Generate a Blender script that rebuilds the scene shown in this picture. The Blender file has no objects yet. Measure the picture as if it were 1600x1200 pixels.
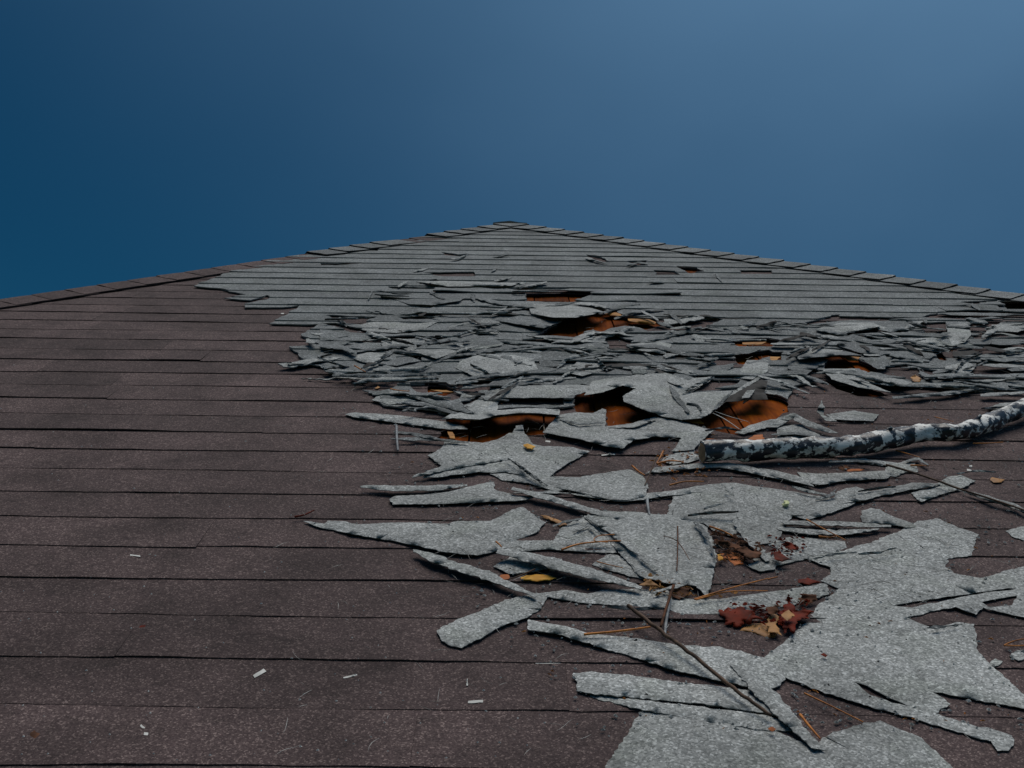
import bpy, math, random
from math import radians, sin, cos, tan, atan, pi, sqrt
from mathutils import Vector, Matrix, noise
from mathutils.geometry import delaunay_2d_cdt

# ------------------------------------------------------------------ frame of the roof face
THETA = radians(26.6)                 # roof pitch
F_PX = 1820.0                         # focal length in photograph pixels (1600 wide)
V0 = 110.0                            # where the roof plane vanishes, centre column
ALPHA = atan((600 - V0) / F_PX)
EXPO = 0.143                          # shingle exposure
HC = EXPO * cos(ALPHA) ** 2 / (F_PX * 8.33e-5)   # camera height above roof face
ROLL = 0.0125
S_EAVE = 0.90
FZ = 2.85 - S_EAVE * sin(THETA)
O = Vector((0, 0, FZ))
U = Vector((1, 0, 0)); S = Vector((0, cos(THETA), sin(THETA))); N = Vector((0, -sin(THETA), cos(THETA)))

def W(u, s, n=0.0):
    return O + U * u + S * s + N * n

def plane(px, py):
    """photograph pixel -> (u, s) on the roof face"""
    x = px - 800.0; y = py - 600.0
    c, sn = cos(ROLL), sin(ROLL)
    x, y = x * c + y * sn, -x * sn + y * c
    d = y + F_PX * tan(ALPHA)
    z = F_PX * HC / (cos(ALPHA) * d)
    return x * z / F_PX, (z - HC * sin(ALPHA)) / cos(ALPHA)

sc = bpy.context.scene
COL = sc.collection

# ------------------------------------------------------------------ camera
cd = bpy.data.cameras.new('camera'); cam = bpy.data.objects.new('camera', cd); COL.objects.link(cam)
cd.sensor_width = 36.0; cd.lens = 36.0 * F_PX / 1600.0
cd.clip_start = 0.02; cd.clip_end = 6000
fwd = S * cos(ALPHA) - N * sin(ALPHA)
upv = S * sin(ALPHA) + N * cos(ALPHA)
rt = Vector((1, 0, 0))
c, sn = cos(ROLL), sin(ROLL)
rx = rt * c + upv * sn; uy = upv * c - rt * sn
m = Matrix((rx, uy, -fwd)).transposed().to_4x4(); m.translation = W(0, 0, HC)
cam.matrix_world = m
sc.camera = cam

# ------------------------------------------------------------------ world, sun, exposure
SUN_EL, SUN_AZ = radians(77), radians(28)      # azimuth clockwise from +Y (up-slope), to the right
w = bpy.data.worlds.new('World'); sc.world = w; w.use_nodes = True
nt = w.node_tree; nt.nodes.clear()
wo = nt.nodes.new('ShaderNodeOutputWorld'); bg = nt.nodes.new('ShaderNodeBackground')
sky = nt.nodes.new('ShaderNodeTexSky'); sky.sky_type = 'NISHITA'; sky.sun_disc = False
sky.sun_elevation = SUN_EL; sky.sun_rotation = SUN_AZ
sky.air_density = 1.0; sky.dust_density = 0.4; sky.ozone_density = 3.0
hs = nt.nodes.new('ShaderNodeMix'); hs.data_type = 'RGBA'; hs.blend_type = 'MULTIPLY'
hs.inputs[0].default_value = 1.0
hs.inputs[7].default_value = (0.060, 0.33, 0.45, 1)
# thin high cloud veil thickening towards the sun's side
tc = nt.nodes.new('ShaderNodeTexCoord'); mp = nt.nodes.new('ShaderNodeMapping')
mp.inputs['Scale'].default_value = (1.0, 1.0, 1.6); mp.inputs['Location'].default_value = (3.7, 0.3, 1.7)
nz = nt.nodes.new('ShaderNodeTexNoise'); nz.inputs['Scale'].default_value = 2.3
nz.inputs['Detail'].default_value = 4; nz.inputs['Roughness'].default_value = 0.4
dotn = nt.nodes.new('ShaderNodeVectorMath'); dotn.operation = 'DOT_PRODUCT'
dotn.inputs[1].default_value = Vector((0.55, 0.20, 0.80)).normalized()
mr = nt.nodes.new('ShaderNodeMapRange'); mr.inputs[1].default_value = 0.17; mr.inputs[2].default_value = 0.96
mr.interpolation_type = 'SMOOTHSTEP'
mul = nt.nodes.new('ShaderNodeMath'); mul.operation = 'MULTIPLY'
ad = nt.nodes.new('ShaderNodeMath'); ad.operation = 'MULTIPLY_ADD'; ad.inputs[1].default_value = 1.3; ad.inputs[2].default_value = 0.33
veil = nt.nodes.new('ShaderNodeMix'); veil.data_type = 'RGBA'
veil.inputs[7].default_value = (1.75, 3.7, 6.3, 1)
L = nt.links.new
L(tc.outputs['Generated'], mp.inputs[0]); L(mp.outputs[0], nz.inputs['Vector'])
L(tc.outputs['Generated'], dotn.inputs[0]); L(dotn.outputs['Value'], mr.inputs[0])
L(nz.outputs[0], ad.inputs[0]); L(ad.outputs[0], mul.inputs[0]); L(mr.outputs[0], mul.inputs[1])
L(sky.outputs[0], hs.inputs[6]); L(hs.outputs[2], veil.inputs[6]); L(mul.outputs[0], veil.inputs[0])
L(veil.outputs[2], bg.inputs['Color']); bg.inputs['Strength'].default_value = 0.10
L(bg.outputs[0], wo.inputs[0])

sl = bpy.data.lights.new('sun', 'SUN'); sl.energy = 4.5; sl.angle = radians(44); sl.color = (1.0, 0.93, 0.84)
so = bpy.data.objects.new('sun', sl); COL.objects.link(so)
sd = Vector((sin(SUN_AZ) * cos(SUN_EL), cos(SUN_AZ) * cos(SUN_EL), sin(SUN_EL)))
so.rotation_euler = sd.to_track_quat('Z', 'Y').to_euler(); so.location = (3, 4, 12)
sc.view_settings.view_transform = 'Standard'; sc.view_settings.look = 'None'
sc.view_settings.gamma = 1.0; sc.view_settings.use_curve_mapping = False
sc.view_settings.exposure = -1.0
sc.render.engine = 'CYCLES'

# ------------------------------------------------------------------ materials
def nodes(name):
    m = bpy.data.materials.new(name); m.use_nodes = True
    t = m.node_tree; b = t.nodes['Principled BSDF']
    return m, t, b, t.links.new

def ramp(t, stops):
    r = t.nodes.new('ShaderNodeValToRGB'); e = r.color_ramp.elements
    while len(e) < len(stops): e.new(0.5)
    for i, (p, cl) in enumerate(stops):
        e[i].position = p; e[i].color = (*cl, 1)
    return r

def granule(name, dark, mid, light, speck, rough=0.9, scale=330, stain=(0.6, 1.1), vary=0.12, bump=0.35, moss=None):
    """mineral granules: cells of different grey, fine relief, broad wear"""
    m, t, b, l = nodes(name)
    tc = t.nodes.new('ShaderNodeTexCoord'); oi = t.nodes.new('ShaderNodeObjectInfo')
    off = t.nodes.new('ShaderNodeVectorMath'); off.operation = 'MULTIPLY_ADD'
    off.inputs[1].default_value = (7.3, 5.1, 3.7)
    l(oi.outputs['Random'], off.inputs[0]); l(tc.outputs['Object'], off.inputs[2])
    vo = t.nodes.new('ShaderNodeTexVoronoi'); vo.inputs['Scale'].default_value = scale
    l(off.outputs[0], vo.inputs['Vector'])
    sep = t.nodes.new('ShaderNodeSeparateColor'); l(vo.outputs['Color'], sep.inputs[0])
    n1 = t.nodes.new('ShaderNodeTexNoise'); n1.inputs['Scale'].default_value = scale * 0.28
    n1.inputs['Detail'].default_value = 4; l(off.outputs[0], n1.inputs['Vector'])
    mixv = t.nodes.new('ShaderNodeMath'); mixv.operation = 'MULTIPLY_ADD'
    mixv.inputs[1].default_value = 0.62
    hh = t.nodes.new('ShaderNodeMath'); hh.operation = 'MULTIPLY'; hh.inputs[1].default_value = 0.38
    l(n1.outputs[0], hh.inputs[0]); l(sep.outputs[0], mixv.inputs[0]); l(hh.outputs[0], mixv.inputs[2])
    cr = ramp(t, [(0.0, dark), (0.38, mid), (0.72, light), (0.78, speck)])
    l(mixv.outputs[0], cr.inputs[0])
    n2 = t.nodes.new('ShaderNodeTexNoise'); n2.inputs['Scale'].default_value = 5.5
    n2.inputs['Detail'].default_value = 7; n2.inputs['Roughness'].default_value = 0.62
    l(tc.outputs['Object'], n2.inputs['Vector'])
    mr = t.nodes.new('ShaderNodeMapRange'); mr.inputs[1].default_value = 0.3; mr.inputs[2].default_value = 0.68
    mr.inputs[3].default_value = stain[0]; mr.inputs[4].default_value = stain[1]; l(n2.outputs[0], mr.inputs[0])
    # small dark scuffs
    n3 = t.nodes.new('ShaderNodeTexNoise'); n3.inputs['Scale'].default_value = 26
    n3.inputs['Detail'].default_value = 5; l(off.outputs[0], n3.inputs['Vector'])
    m3 = t.nodes.new('ShaderNodeMapRange'); m3.inputs[1].default_value = 0.30; m3.inputs[2].default_value = 0.42
    m3.inputs[3].default_value = 0.72; m3.inputs[4].default_value = 1.0; l(n3.outputs[0], m3.inputs[0])
    mv = t.nodes.new('ShaderNodeMath'); mv.operation = 'MULTIPLY'; l(mr.outputs[0], mv.inputs[0]); l(m3.outputs[0], mv.inputs[1])
    vr = t.nodes.new('ShaderNodeMapRange'); vr.inputs[3].default_value = 1 - vary; vr.inputs[4].default_value = 1 + vary
    l(oi.outputs['Random'], vr.inputs[0])
    mw = t.nodes.new('ShaderNodeMath'); mw.operation = 'MULTIPLY'; l(mv.outputs[0], mw.inputs[0]); l(vr.outputs[0], mw.inputs[1])
    sc_ = t.nodes.new('ShaderNodeVectorMath'); sc_.operation = 'SCALE'
    l(cr.outputs[0], sc_.inputs[0]); l(mw.outputs[0], sc_.inputs['Scale'])
    last = sc_.outputs[0]
    if moss:
        n4 = t.nodes.new('ShaderNodeTexNoise'); n4.inputs['Scale'].default_value = 9; n4.inputs['Detail'].default_value = 5
        l(off.outputs[0], n4.inputs['Vector'])
        m4 = t.nodes.new('ShaderNodeMapRange'); m4.inputs[1].default_value = 0.52; m4.inputs[2].default_value = 0.72
        m4.inputs[4].default_value = 0.55; l(n4.outputs[0], m4.inputs[0])
        mx = t.nodes.new('ShaderNodeMix'); mx.data_type = 'RGBA'; mx.blend_type = 'MULTIPLY'
        l(m4.outputs[0], mx.inputs[0]); l(last, mx.inputs[6]); mx.inputs[7].default_value = (*moss, 1)
        last = mx.outputs[2]
    l(last, b.inputs['Base Color'])
    b.inputs['Roughness'].default_value = rough
    b.inputs['Specular IOR Level'].default_value = 0.25
    bp = t.nodes.new('ShaderNodeBump'); bp.inputs['Strength'].default_value = bump; bp.inputs['Distance'].default_value = 0.0016
    l(mixv.outputs[0], bp.inputs['Height'])
    bp2 = t.nodes.new('ShaderNodeBump'); bp2.inputs['Strength'].default_value = 0.5; bp2.inputs['Distance'].default_value = 0.004
    l(n3.outputs[0], bp2.inputs['Height']); l(bp.outputs[0], bp2.inputs['Normal'])
    l(bp2.outputs[0], b.inputs['Normal'])
    return m

def simple(name, c1, c2, scale, rough=0.8, stretch=(1, 1, 1), bump=0.3, dist=0.002, detail=5, lo=0.35, hi=0.65, vary=0.0, spec=0.3):
    m, t, b, l = nodes(name)
    tc = t.nodes.new('ShaderNodeTexCoord'); mp = t.nodes.new('ShaderNodeMapping'); mp.inputs['Scale'].default_value = stretch
    oi = t.nodes.new('ShaderNodeObjectInfo')
    l(tc.outputs['Object'], mp.inputs[0]); l(oi.outputs['Random'], mp.inputs['Location'])
    n = t.nodes.new('ShaderNodeTexNoise'); n.inputs['Scale'].default_value = scale; n.inputs['Detail'].default_value = detail
    l(mp.outputs[0], n.inputs['Vector'])
    cr = ramp(t, [(lo, c1), (hi, c2)]); l(n.outputs[0], cr.inputs[0])
    last = cr.outputs[0]
    if vary:
        vr = t.nodes.new('ShaderNodeMapRange'); vr.inputs[3].default_value = 1 - vary; vr.inputs[4].default_value = 1 + vary
        l(oi.outputs['Random'], vr.inputs[0])
        s_ = t.nodes.new('ShaderNodeVectorMath'); s_.operation = 'SCALE'; l(last, s_.inputs[0]); l(vr.outputs[0], s_.inputs['Scale'])
        last = s_.outputs[0]
    l(last, b.inputs['Base Color']); b.inputs['Roughness'].default_value = rough
    b.inputs['Specular IOR Level'].default_value = spec
    bp = t.nodes.new('ShaderNodeBump'); bp.inputs['Strength'].default_value = bump; bp.inputs['Distance'].default_value = dist
    l(n.outputs[0], bp.inputs['Height']); l(bp.outputs[0], b.inputs['Normal'])
    return m

M = {}
M['grey'] = granule('grey_granules', (0.12, 0.127, 0.124), (0.255, 0.268, 0.262), (0.42, 0.433, 0.422), (0.58, 0.60, 0.59), stain=(0.68, 1.14), vary=0.10, scale=330, moss=(0.78, 0.82, 0.74))
M['grey_old'] = granule('dimmed_grey_granules', (0.075, 0.083, 0.084), (0.145, 0.158, 0.160), (0.225, 0.240, 0.243), (0.40, 0.42, 0.42), stain=(0.62, 1.1), vary=0.16, scale=320, moss=(0.75, 0.80, 0.72))  # darker copy of grey: light falling off up the roof put into the colour
M['brown'] = granule('brown_granules', (0.029, 0.0195, 0.0205), (0.056, 0.038, 0.038), (0.092, 0.066, 0.063), (0.18, 0.135, 0.125), stain=(0.66, 1.38), vary=0.17, scale=430)
M['felt'] = simple('torn_felt_edge', (0.16, 0.157, 0.145), (0.36, 0.36, 0.345), 170, stretch=(1, 1, 3), rough=0.95)
M['under'] = simple('asphalt_underside', (0.022, 0.021, 0.020), (0.06, 0.057, 0.054), 40, rough=0.9)
M['brownfelt'] = simple('brown_butt_edge', (0.030, 0.022, 0.022), (0.075, 0.056, 0.053), 60, rough=0.95)
M['plank'] = simple('orange_deck_wood', (0.08, 0.012, 0.001), (0.29, 0.070, 0.002), 9, stretch=(9, 1, 1), spec=0.04, rough=0.8, detail=7, lo=0.2, hi=0.85, bump=0.15, vary=0.45)
M['plank_pale'] = simple('split_pale_wood', (0.26, 0.10, 0.012), (0.48, 0.22, 0.035), 14, stretch=(2, 2, 9), rough=0.7, vary=0.1)
M['trim'] = simple('painted_trim', (0.55, 0.54, 0.50), (0.68, 0.67, 0.63), 6, rough=0.5)
M['siding'] = simple('siding_paint', (0.40, 0.40, 0.36), (0.50, 0.50, 0.46), 5, rough=0.6)
M['glass'] = simple('window_glass', (0.02, 0.025, 0.03), (0.04, 0.045, 0.05), 2, rough=0.08, bump=0.0, spec=0.6)
M['grass'] = simple('lawn', (0.030, 0.050, 0.014), (0.075, 0.095, 0.030), 1.3, rough=0.95, detail=10)
M['twig'] = simple('dead_twig', (0.035, 0.022, 0.016), (0.14, 0.085, 0.055), 50, stretch=(1, 1, 1), rough=0.8)
M['needle'] = simple('pine_needle', (0.26, 0.08, 0.012), (0.56, 0.20, 0.03), 60, rough=0.6, vary=0.25)
M['yellow'] = simple('yellow_leaf', (0.52, 0.24, 0.03), (0.78, 0.44, 0.08), 30, rough=0.6, spec=0.1)
M['ochre'] = simple('ochre_leaf', (0.20, 0.085, 0.02), (0.45, 0.21, 0.05), 34, rough=0.6)
M['orange'] = simple('orange_leaf', (0.22, 0.06, 0.018), (0.48, 0.15, 0.045), 30, rough=0.6, spec=0.1)
M['red'] = simple('red_leaf', (0.055, 0.008, 0.004), (0.20, 0.022, 0.007), 38, rough=0.65, spec=0.08)
M['deadleaf'] = simple('brown_leaf', (0.05, 0.025, 0.015), (0.17, 0.075, 0.042), 40, rough=0.8, spec=0.1)
M['chip'] = simple('pale_wood_chip', (0.48, 0.48, 0.45), (0.70, 0.70, 0.66), 40, rough=0.7)
M['lime'] = simple('pale_seed', (0.55, 0.60, 0.28), (0.72, 0.75, 0.42), 40, rough=0.6)
M['greyneedle'] = simple('silver_splinter', (0.16, 0.17, 0.18), (0.34, 0.36, 0.37), 50, rough=0.7)
M['cutwood'] = simple('cut_wood', (0.20, 0.13, 0.07), (0.42, 0.30, 0.19), 30, rough=0.8)
M['metal'] = simple('gutter_metal', (0.55, 0.55, 0.54), (0.62, 0.62, 0.60), 4, rough=0.35)

def bark():
    m, t, b, l = nodes('lichen_spotted_bark')
    tc = t.nodes.new('ShaderNodeTexCoord')
    mp = t.nodes.new('ShaderNodeMapping'); mp.inputs['Scale'].default_value = (0.75, 1, 1); l(tc.outputs['Object'], mp.inputs[0])
    n = t.nodes.new('ShaderNodeTexNoise'); n.inputs['Scale'].default_value = 40; n.inputs['Detail'].default_value = 10
    n.inputs['Roughness'].default_value = 0.66; n.inputs['Distortion'].default_value = 0.1; l(mp.outputs[0], n.inputs['Vector'])
    cr = ramp(t, [(0.515, (0, 0, 0)), (0.530, (1, 1, 1))]); l(n.outputs[0], cr.inputs[0])
    n2 = t.nodes.new('ShaderNodeTexNoise'); n2.inputs['Scale'].default_value = 70; n2.inputs['Detail'].default_value = 6; l(mp.outputs[0], n2.inputs['Vector'])
    dk = ramp(t, [(0.35, (0.006, 0.008, 0.012)), (0.60, (0.022, 0.028, 0.040)), (0.72, (0.08, 0.095, 0.12))]); l(n2.outputs[0], dk.inputs[0])
    wh = ramp(t, [(0.30, (0.50, 0.49, 0.46)), (0.50, (0.88, 0.87, 0.83))]); l(n2.outputs[0], wh.inputs[0])
    mx = t.nodes.new('ShaderNodeMix'); mx.data_type = 'RGBA'; l(cr.outputs[0], mx.inputs[0]); l(dk.outputs[0], mx.inputs[6]); l(wh.outputs[0], mx.inputs[7])
    l(mx.outputs[2], b.inputs['Base Color'])
    rr = t.nodes.new('ShaderNodeMapRange'); rr.inputs[3].default_value = 0.42; rr.inputs[4].default_value = 0.85; l(cr.outputs[0], rr.inputs[0]); l(rr.outputs[0], b.inputs['Roughness'])
    b.inputs['Specular IOR Level'].default_value = 0.6
    ad = t.nodes.new('ShaderNodeMath'); ad.operation = 'MULTIPLY_ADD'; ad.inputs[1].default_value = 0.25
    l(cr.outputs[0], ad.inputs[0]); l(n2.outputs[0], ad.inputs[2])
    bp = t.nodes.new('ShaderNodeBump'); bp.inputs['Strength'].default_value = 0.7; bp.inputs['Distance'].default_value = 0.003
    l(ad.outputs[0], bp.inputs['Height']); l(bp.outputs[0], b.inputs['Normal'])
    return m
M['bark'] = bark()

# ------------------------------------------------------------------ object helpers
def link(name, verts, faces, mats, parent=None, fmat=None, smooth=True):
    me = bpy.data.meshes.new(name); me.from_pydata([tuple(v) for v in verts], [], faces)
    for mm in mats: me.materials.append(M[mm])
    if fmat: me.polygons.foreach_set('material_index', fmat)
    if smooth: me.polygons.foreach_set('use_smooth', [True] * len(faces))
    me.update()
    o = bpy.data.objects.new(name, me); COL.objects.link(o)
    if parent is not None: o.parent = parent
    return o

def tag(o, label=None, cat=None, group=None, kind=None):
    if label: o['label'] = label
    if cat: o['category'] = cat
    if group: o['group'] = group
    if kind: o['kind'] = kind
    return o

def inside(p, poly):
    x, y = p; r = False; j = len(poly) - 1
    for i in range(len(poly)):
        xi, yi = poly[i]; xj, yj = poly[j]
        if (yi > y) != (yj > y) and x < (xj - xi) * (y - yi) / (yj - yi) + xi: r = not r
        j = i
    return r

def nn(x, y, z=0.0): return noise.noise(Vector((x, y, z)))

def roughen(poly, step, amp, seed, vals=None):
    """subdivide an outline and fray it"""
    out = []; ov = []
    n = len(poly)
    for i in range(n):
        a = poly[i]; b = poly[(i + 1) % n]
        d = math.hypot(b[0] - a[0], b[1] - a[1]); k = max(1, int(d / step))
        for q in range(k):
            f = q / k
            x = a[0] + (b[0] - a[0]) * f; y = a[1] + (b[1] - a[1]) * f
            if d > 1e-6:
                e = amp * (nn(x * 28, y * 28, seed) * 1.1 + nn(x * 90, y * 90, seed + 9) * 1.3 + nn(x * 240, y * 240, seed + 19) * 0.9)
                x += -(b[1] - a[1]) / d * e; y += (b[0] - a[0]) / d * e
            out.append((x, y))
            if vals: ov.append(vals[i] * (1 - f) + vals[(i + 1) % n] * f)
    return (out, ov) if vals else out

def sheet(name, outline, hfun, thick=0.0045, grid=0.035, mats=('grey', 'felt', 'under'), parent=None,
          masks=(), holes=(), shift=False, taper=0.0):
    """a bent sheet with thickness over the roof face; outline in (u, s); hfun(u, s) = underside height.
    masks: keep only inside; holes: cut out."""
    pts = [Vector(p) for p in outline]
    n = len(pts)
    edges = [(i, (i + 1) % n) for i in range(n)]
    u0 = min(p[0] for p in outline); u1 = max(p[0] for p in outline)
    s0 = min(p[1] for p in outline); s1 = max(p[1] for p in outline)
    extra = []
    for poly in list(masks) + list(holes):
        if max(p[0] for p in poly) < u0 or min(p[0] for p in poly) > u1: 
            continue
        if max(p[1] for p in poly) < s0 or min(p[1] for p in poly) > s1: 
            continue
        b = len(pts); k = len(poly)
        pts += [Vector(p) for p in poly]
        edges += [(b + i, b + (i + 1) % k) for i in range(k)]
    gu = max(1, int((u1 - u0) / grid)); gs = max(1, int((s1 - s0) / grid))
    for i in range(1, gu):
        for j in range(1, gs):
            p = (u0 + (u1 - u0) * (i + 0.25 * (j % 2)) / gu, s0 + (s1 - s0) * j / gs)
            if inside(p, outline): pts.append(Vector(p))
    r = delaunay_2d_cdt(pts, edges, [], 0, 1e-5)
    vs, fs = r[0], r[2]
    keep = []
    for f in fs:
        cx = sum(vs[i][0] for i in f) / len(f); cy = sum(vs[i][1] for i in f) / len(f)
        p = (cx, cy)
        if not inside(p, outline): continue
        if masks and not any(inside(p, mk) for mk in masks): continue
        if any(inside(p, hl) for hl in holes): continue
        a = [vs[i] for i in f]
        ar = sum(a[i][0] * a[(i + 1) % len(a)][1] - a[(i + 1) % len(a)][0] * a[i][1] for i in range(len(a)))
        keep.append(list(f) if ar > 0 else list(f)[::-1])
    if not keep: return None
    used = sorted({i for f in keep for i in f}); mp_ = {v: k for k, v in enumerate(used)}
    keep = [[mp_[i] for i in f] for f in keep]
    nv = len(used)
    cnt = {}
    for f in keep:
        for i in range(len(f)):
            a, b = f[i], f[(i + 1) % len(f)]
            cnt[(a, b)] = cnt.get((a, b), 0) + 1
    rim = {a for (a, b) in cnt if (b, a) not in cnt}
    top = []; bot = []
    for j, i in enumerate(used):
        u_, s_ = vs[i]; h = hfun(u_, s_); tk = thick
        if taper and j in rim:                      # torn felt thins out to its edge
            tk = thick * taper * (0.8 + 0.5 * nn(u_ * 60, s_ * 60, 1)); h = max(0.003, h - 0.0006)
        if shift:
            k = (h + tk) / HC
            u_, s_ = u_ * (1 - k), s_ * (1 - k)
        top.append(W(u_, s_, h + tk)); bot.append(W(u_, s_, h))
    verts = top + bot; faces = [f[:] for f in keep]; fm = [0] * len(keep)
    faces += [[i + nv for i in f[::-1]] for f in keep]; fm += [2] * len(keep)
    sv = {}
    def sid(i, lo):
        k = (i, lo)
        if k not in sv:
            sv[k] = len(verts); verts.append((bot if lo else top)[i])
        return sv[k]
    for (a, b) in cnt:
        if (b, a) not in cnt:
            faces.append([sid(a, 1), sid(b, 1), sid(b, 0), sid(a, 0)]); fm.append(1)
    return link(name, verts, faces, mats, parent, fm)

def idw(pts, vals):
    def f(u_, s_):
        a = b = 0.0
        for (x, y), v in zip(pts, vals):
            d = (x - u_) ** 2 + (y - s_) ** 2 + 1e-5
            q = 1 / d; a += q * v; b += q
        return a / b
    return f

ORG = {'P': (0, 0, 1), 'R1': (500, 340, 4), 'R2': (800, 340, 4), 'R3': (1200, 400, 4), 'R4': (500, 580, 4), 'R5': (800, 580, 4),
       'R6': (1200, 620, 4), 'R7': (0, 380, 3.2), 'Q1': (450, 760, 4), 'Q2': (800, 800, 4), 'Q3': (1200, 780, 4), 'Q6': (850, 900, 4), 'Q7': (1200, 900, 4)}
def px(reg, pts):
    ox, oy, k = ORG[reg]
    return [(ox + p[0] / k, oy + p[1] / k) for p in pts]
def up(reg, pts): return [plane(*p) for p in px(reg, pts)]

seedc = [0]
def traced(name, reg, pts, base=0.9, parent=None, wav=0.3, thick=0.0032, amp=0.0024, grid=0.03, holes=(), mats=('grey', 'felt', 'under'), liftk=1.0, floor=0.0060, taper=0.5):
    """a sheet lying where its outline stands in view of the roof; p[2] lifts a corner (cm)"""
    seedc[0] += 1; sd_ = seedc[0] * 3.7
    pl = up(reg, pts); lift = [(p[2] if len(p) > 2 else 0.0) / 100 * liftk for p in pts]
    sv = [p[1] for p in pl]; far = sum(sv) / len(sv)
    ol = roughen(pl, 0.0045 + 0.004 * max(0, far - 1.5), amp, sd_)
    lf = idw(pl, lift)
    def h(u_, s_):
        return base / 100 + lf(u_, s_) + wav / 100 * (nn(u_ * 6, s_ * 6, sd_) + 0.5 * nn(u_ * 17, s_ * 17, sd_))
    return sheet(name, ol, lambda a, b: max(floor, h(a, b)), thick, grid, mats, parent, holes=holes, shift=True, taper=taper)

def strip(name, reg, pts, wpx, base=1.2, parent=None, seed=None, lifts=None, mats=('grey', 'felt', 'under'), wav=0.6, liftk=1.0, floor=0.006):
    """a torn ribbon along a line of view points, tapered to its ends"""
    rnd = random.Random(int(sum(ord(c_) for c_ in reg) * 131 + pts[0][0] * 17 + pts[0][1] * 7 + pts[-1][0] * 3) & 0xffff if seed is None else seed)
    P = px(reg, pts); wd = wpx / ORG[reg][2]
    # resample
    fine = []
    for i in range(len(P) - 1):
        for q in range(5): 
            f = q / 5; fine.append((P[i][0] + (P[i + 1][0] - P[i][0]) * f, P[i][1] + (P[i + 1][1] - P[i][1]) * f))
    fine.append(P[-1]); n = len(fine)
    hi = []; lo = []
    t0 = rnd.uniform(0.25, 0.8); t1 = rnd.uniform(0.1, 0.6)
    for i, (x, y) in enumerate(fine):
        t = i / (n - 1)
        a = fine[max(0, i - 1)]; b = fine[min(n - 1, i + 1)]
        d = math.hypot(b[0] - a[0], b[1] - a[1]) or 1
        nx, ny = -(b[1] - a[1]) / d, (b[0] - a[0]) / d
        prof = (t0 + (1 - t0) * min(1, t * 4)) * (t1 + (1 - t1) * min(1, (1 - t) * 3))
        hw = wd * 0.5 * prof * (1 + 0.25 * nn(x * 0.05, y * 0.05, rnd.random()))
        hi.append((x - nx * hw, y - ny * hw)); lo.append((x + nx * hw, y + ny * hw))
    l0 = rnd.uniform(0, 1.4) if lifts is None else lifts[0]
    l1 = rnd.uniform(0, 1.4) if lifts is None else lifts[1]
    roll_ = rnd.uniform(-0.5, 0.9)
    pts2 = [(p[0], p[1], l0 * (1 - i / (n - 1)) + l1 * i / (n - 1) + max(0, roll_)) for i, p in enumerate(hi)] + \
           [(p[0], p[1], l0 * (1 - (n - 1 - i) / (n - 1)) + l1 * (n - 1 - i) / (n - 1) + max(0, -roll_)) for i, p in enumerate(lo[::-1])]
    return traced(name, 'P', pts2, base, parent, wav=wav, thick=0.003, grid=0.02, amp=0.0032, mats=mats, liftk=liftk, floor=floor)

def box(name, p0, p1, mat, parent=None):
    x0, y0, z0 = p0; x1, y1, z1 = p1
    v = [(x0, y0, z0), (x1, y0, z0), (x1, y1, z0), (x0, y1, z0), (x0, y0, z1), (x1, y0, z1), (x1, y1, z1), (x0, y1, z1)]
    f = [(0, 3, 2, 1), (4, 5, 6, 7), (0, 1, 5, 4), (1, 2, 6, 5), (2, 3, 7, 6), (3, 0, 4, 7)]
    return link(name, v, f, [mat], parent, smooth=False)

def tube(name, pts, rad, mat, seg=6, parent=None, bumpy=0.0, caps=True, capmat=None):
    n = len(pts); verts = []; faces = []; fm = []
    for i, p in enumerate(pts):
        d = (pts[min(n - 1, i + 1)] - pts[max(0, i - 1)]).normalized()
        a = d.cross(Vector((0.01, 0.02, 1))).normalized(); b = d.cross(a).normalized()
        r = rad[i] if isinstance(rad, (list, tuple)) else rad
        for k in range(seg):
            t = 2 * pi * k / seg
            rr = r * (1 + bumpy * (nn(p.x * 22 + cos(t) * 1.3, p.y * 22 + sin(t) * 1.3, p.z * 22) + 0.4 * nn(p.x * 70 + cos(t) * 3, sin(t) * 3, p.y * 70)))
            verts.append(p + a * cos(t) * rr + b * sin(t) * rr)
    for i in range(n - 1):
        for k in range(seg):
            q = (k + 1) % seg
            faces.append([i * seg + k, i * seg + q, (i + 1) * seg + q, (i + 1) * seg + k]); fm.append(0)
    if caps:
        b0 = len(verts)
        for k in range(seg): verts.append(verts[k].copy())
        faces.append([b0 + k for k in range(seg)][::-1]); fm.append(1 if capmat else 0)
        b1 = len(verts)
        for k in range(seg): verts.append(verts[(n - 1) * seg + k].copy())
        faces.append([b1 + k for k in range(seg)]); fm.append(1 if capmat else 0)
    mats = [mat] + ([capmat] if capmat else [])
    # outward winding
    return link(name, verts, [f[::-1] for f in faces], mats, parent, fm)

def line(reg, pts, sub=6, jit=0.0, seed=1):
    """smooth 3D line through view points standing p[2] cm over the roof"""
    P = []
    for p in pts:
        ox, oy, k = ORG[reg]; u_, s_ = plane(ox + p[0] / k, oy + p[1] / k)
        h = (p[2] if len(p) > 2 else 1.4) / 100; q = h / HC
        P.append(W(u_ * (1 - q), s_ * (1 - q), h))
    out = []
    for i in range(len(P) - 1):
        a = P[max(0, i - 1)]; b = P[i]; c_ = P[i + 1]; d = P[min(len(P) - 1, i + 2)]
        for q in range(sub):
            t = q / sub
            out.append(0.5 * ((2 * b) + (c_ - a) * t + (2 * a - 5 * b + 4 * c_ - d) * t * t + (3 * b - a - 3 * c_ + d) * t ** 3))
    out.append(P[-1])
    if jit:
        out = [p + Vector((nn(i * 0.7, seed), nn(i * 0.7, seed + 5), nn(i * 0.7, seed + 9) * 0.5)) * jit for i, p in enumerate(out)]
    return out

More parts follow.
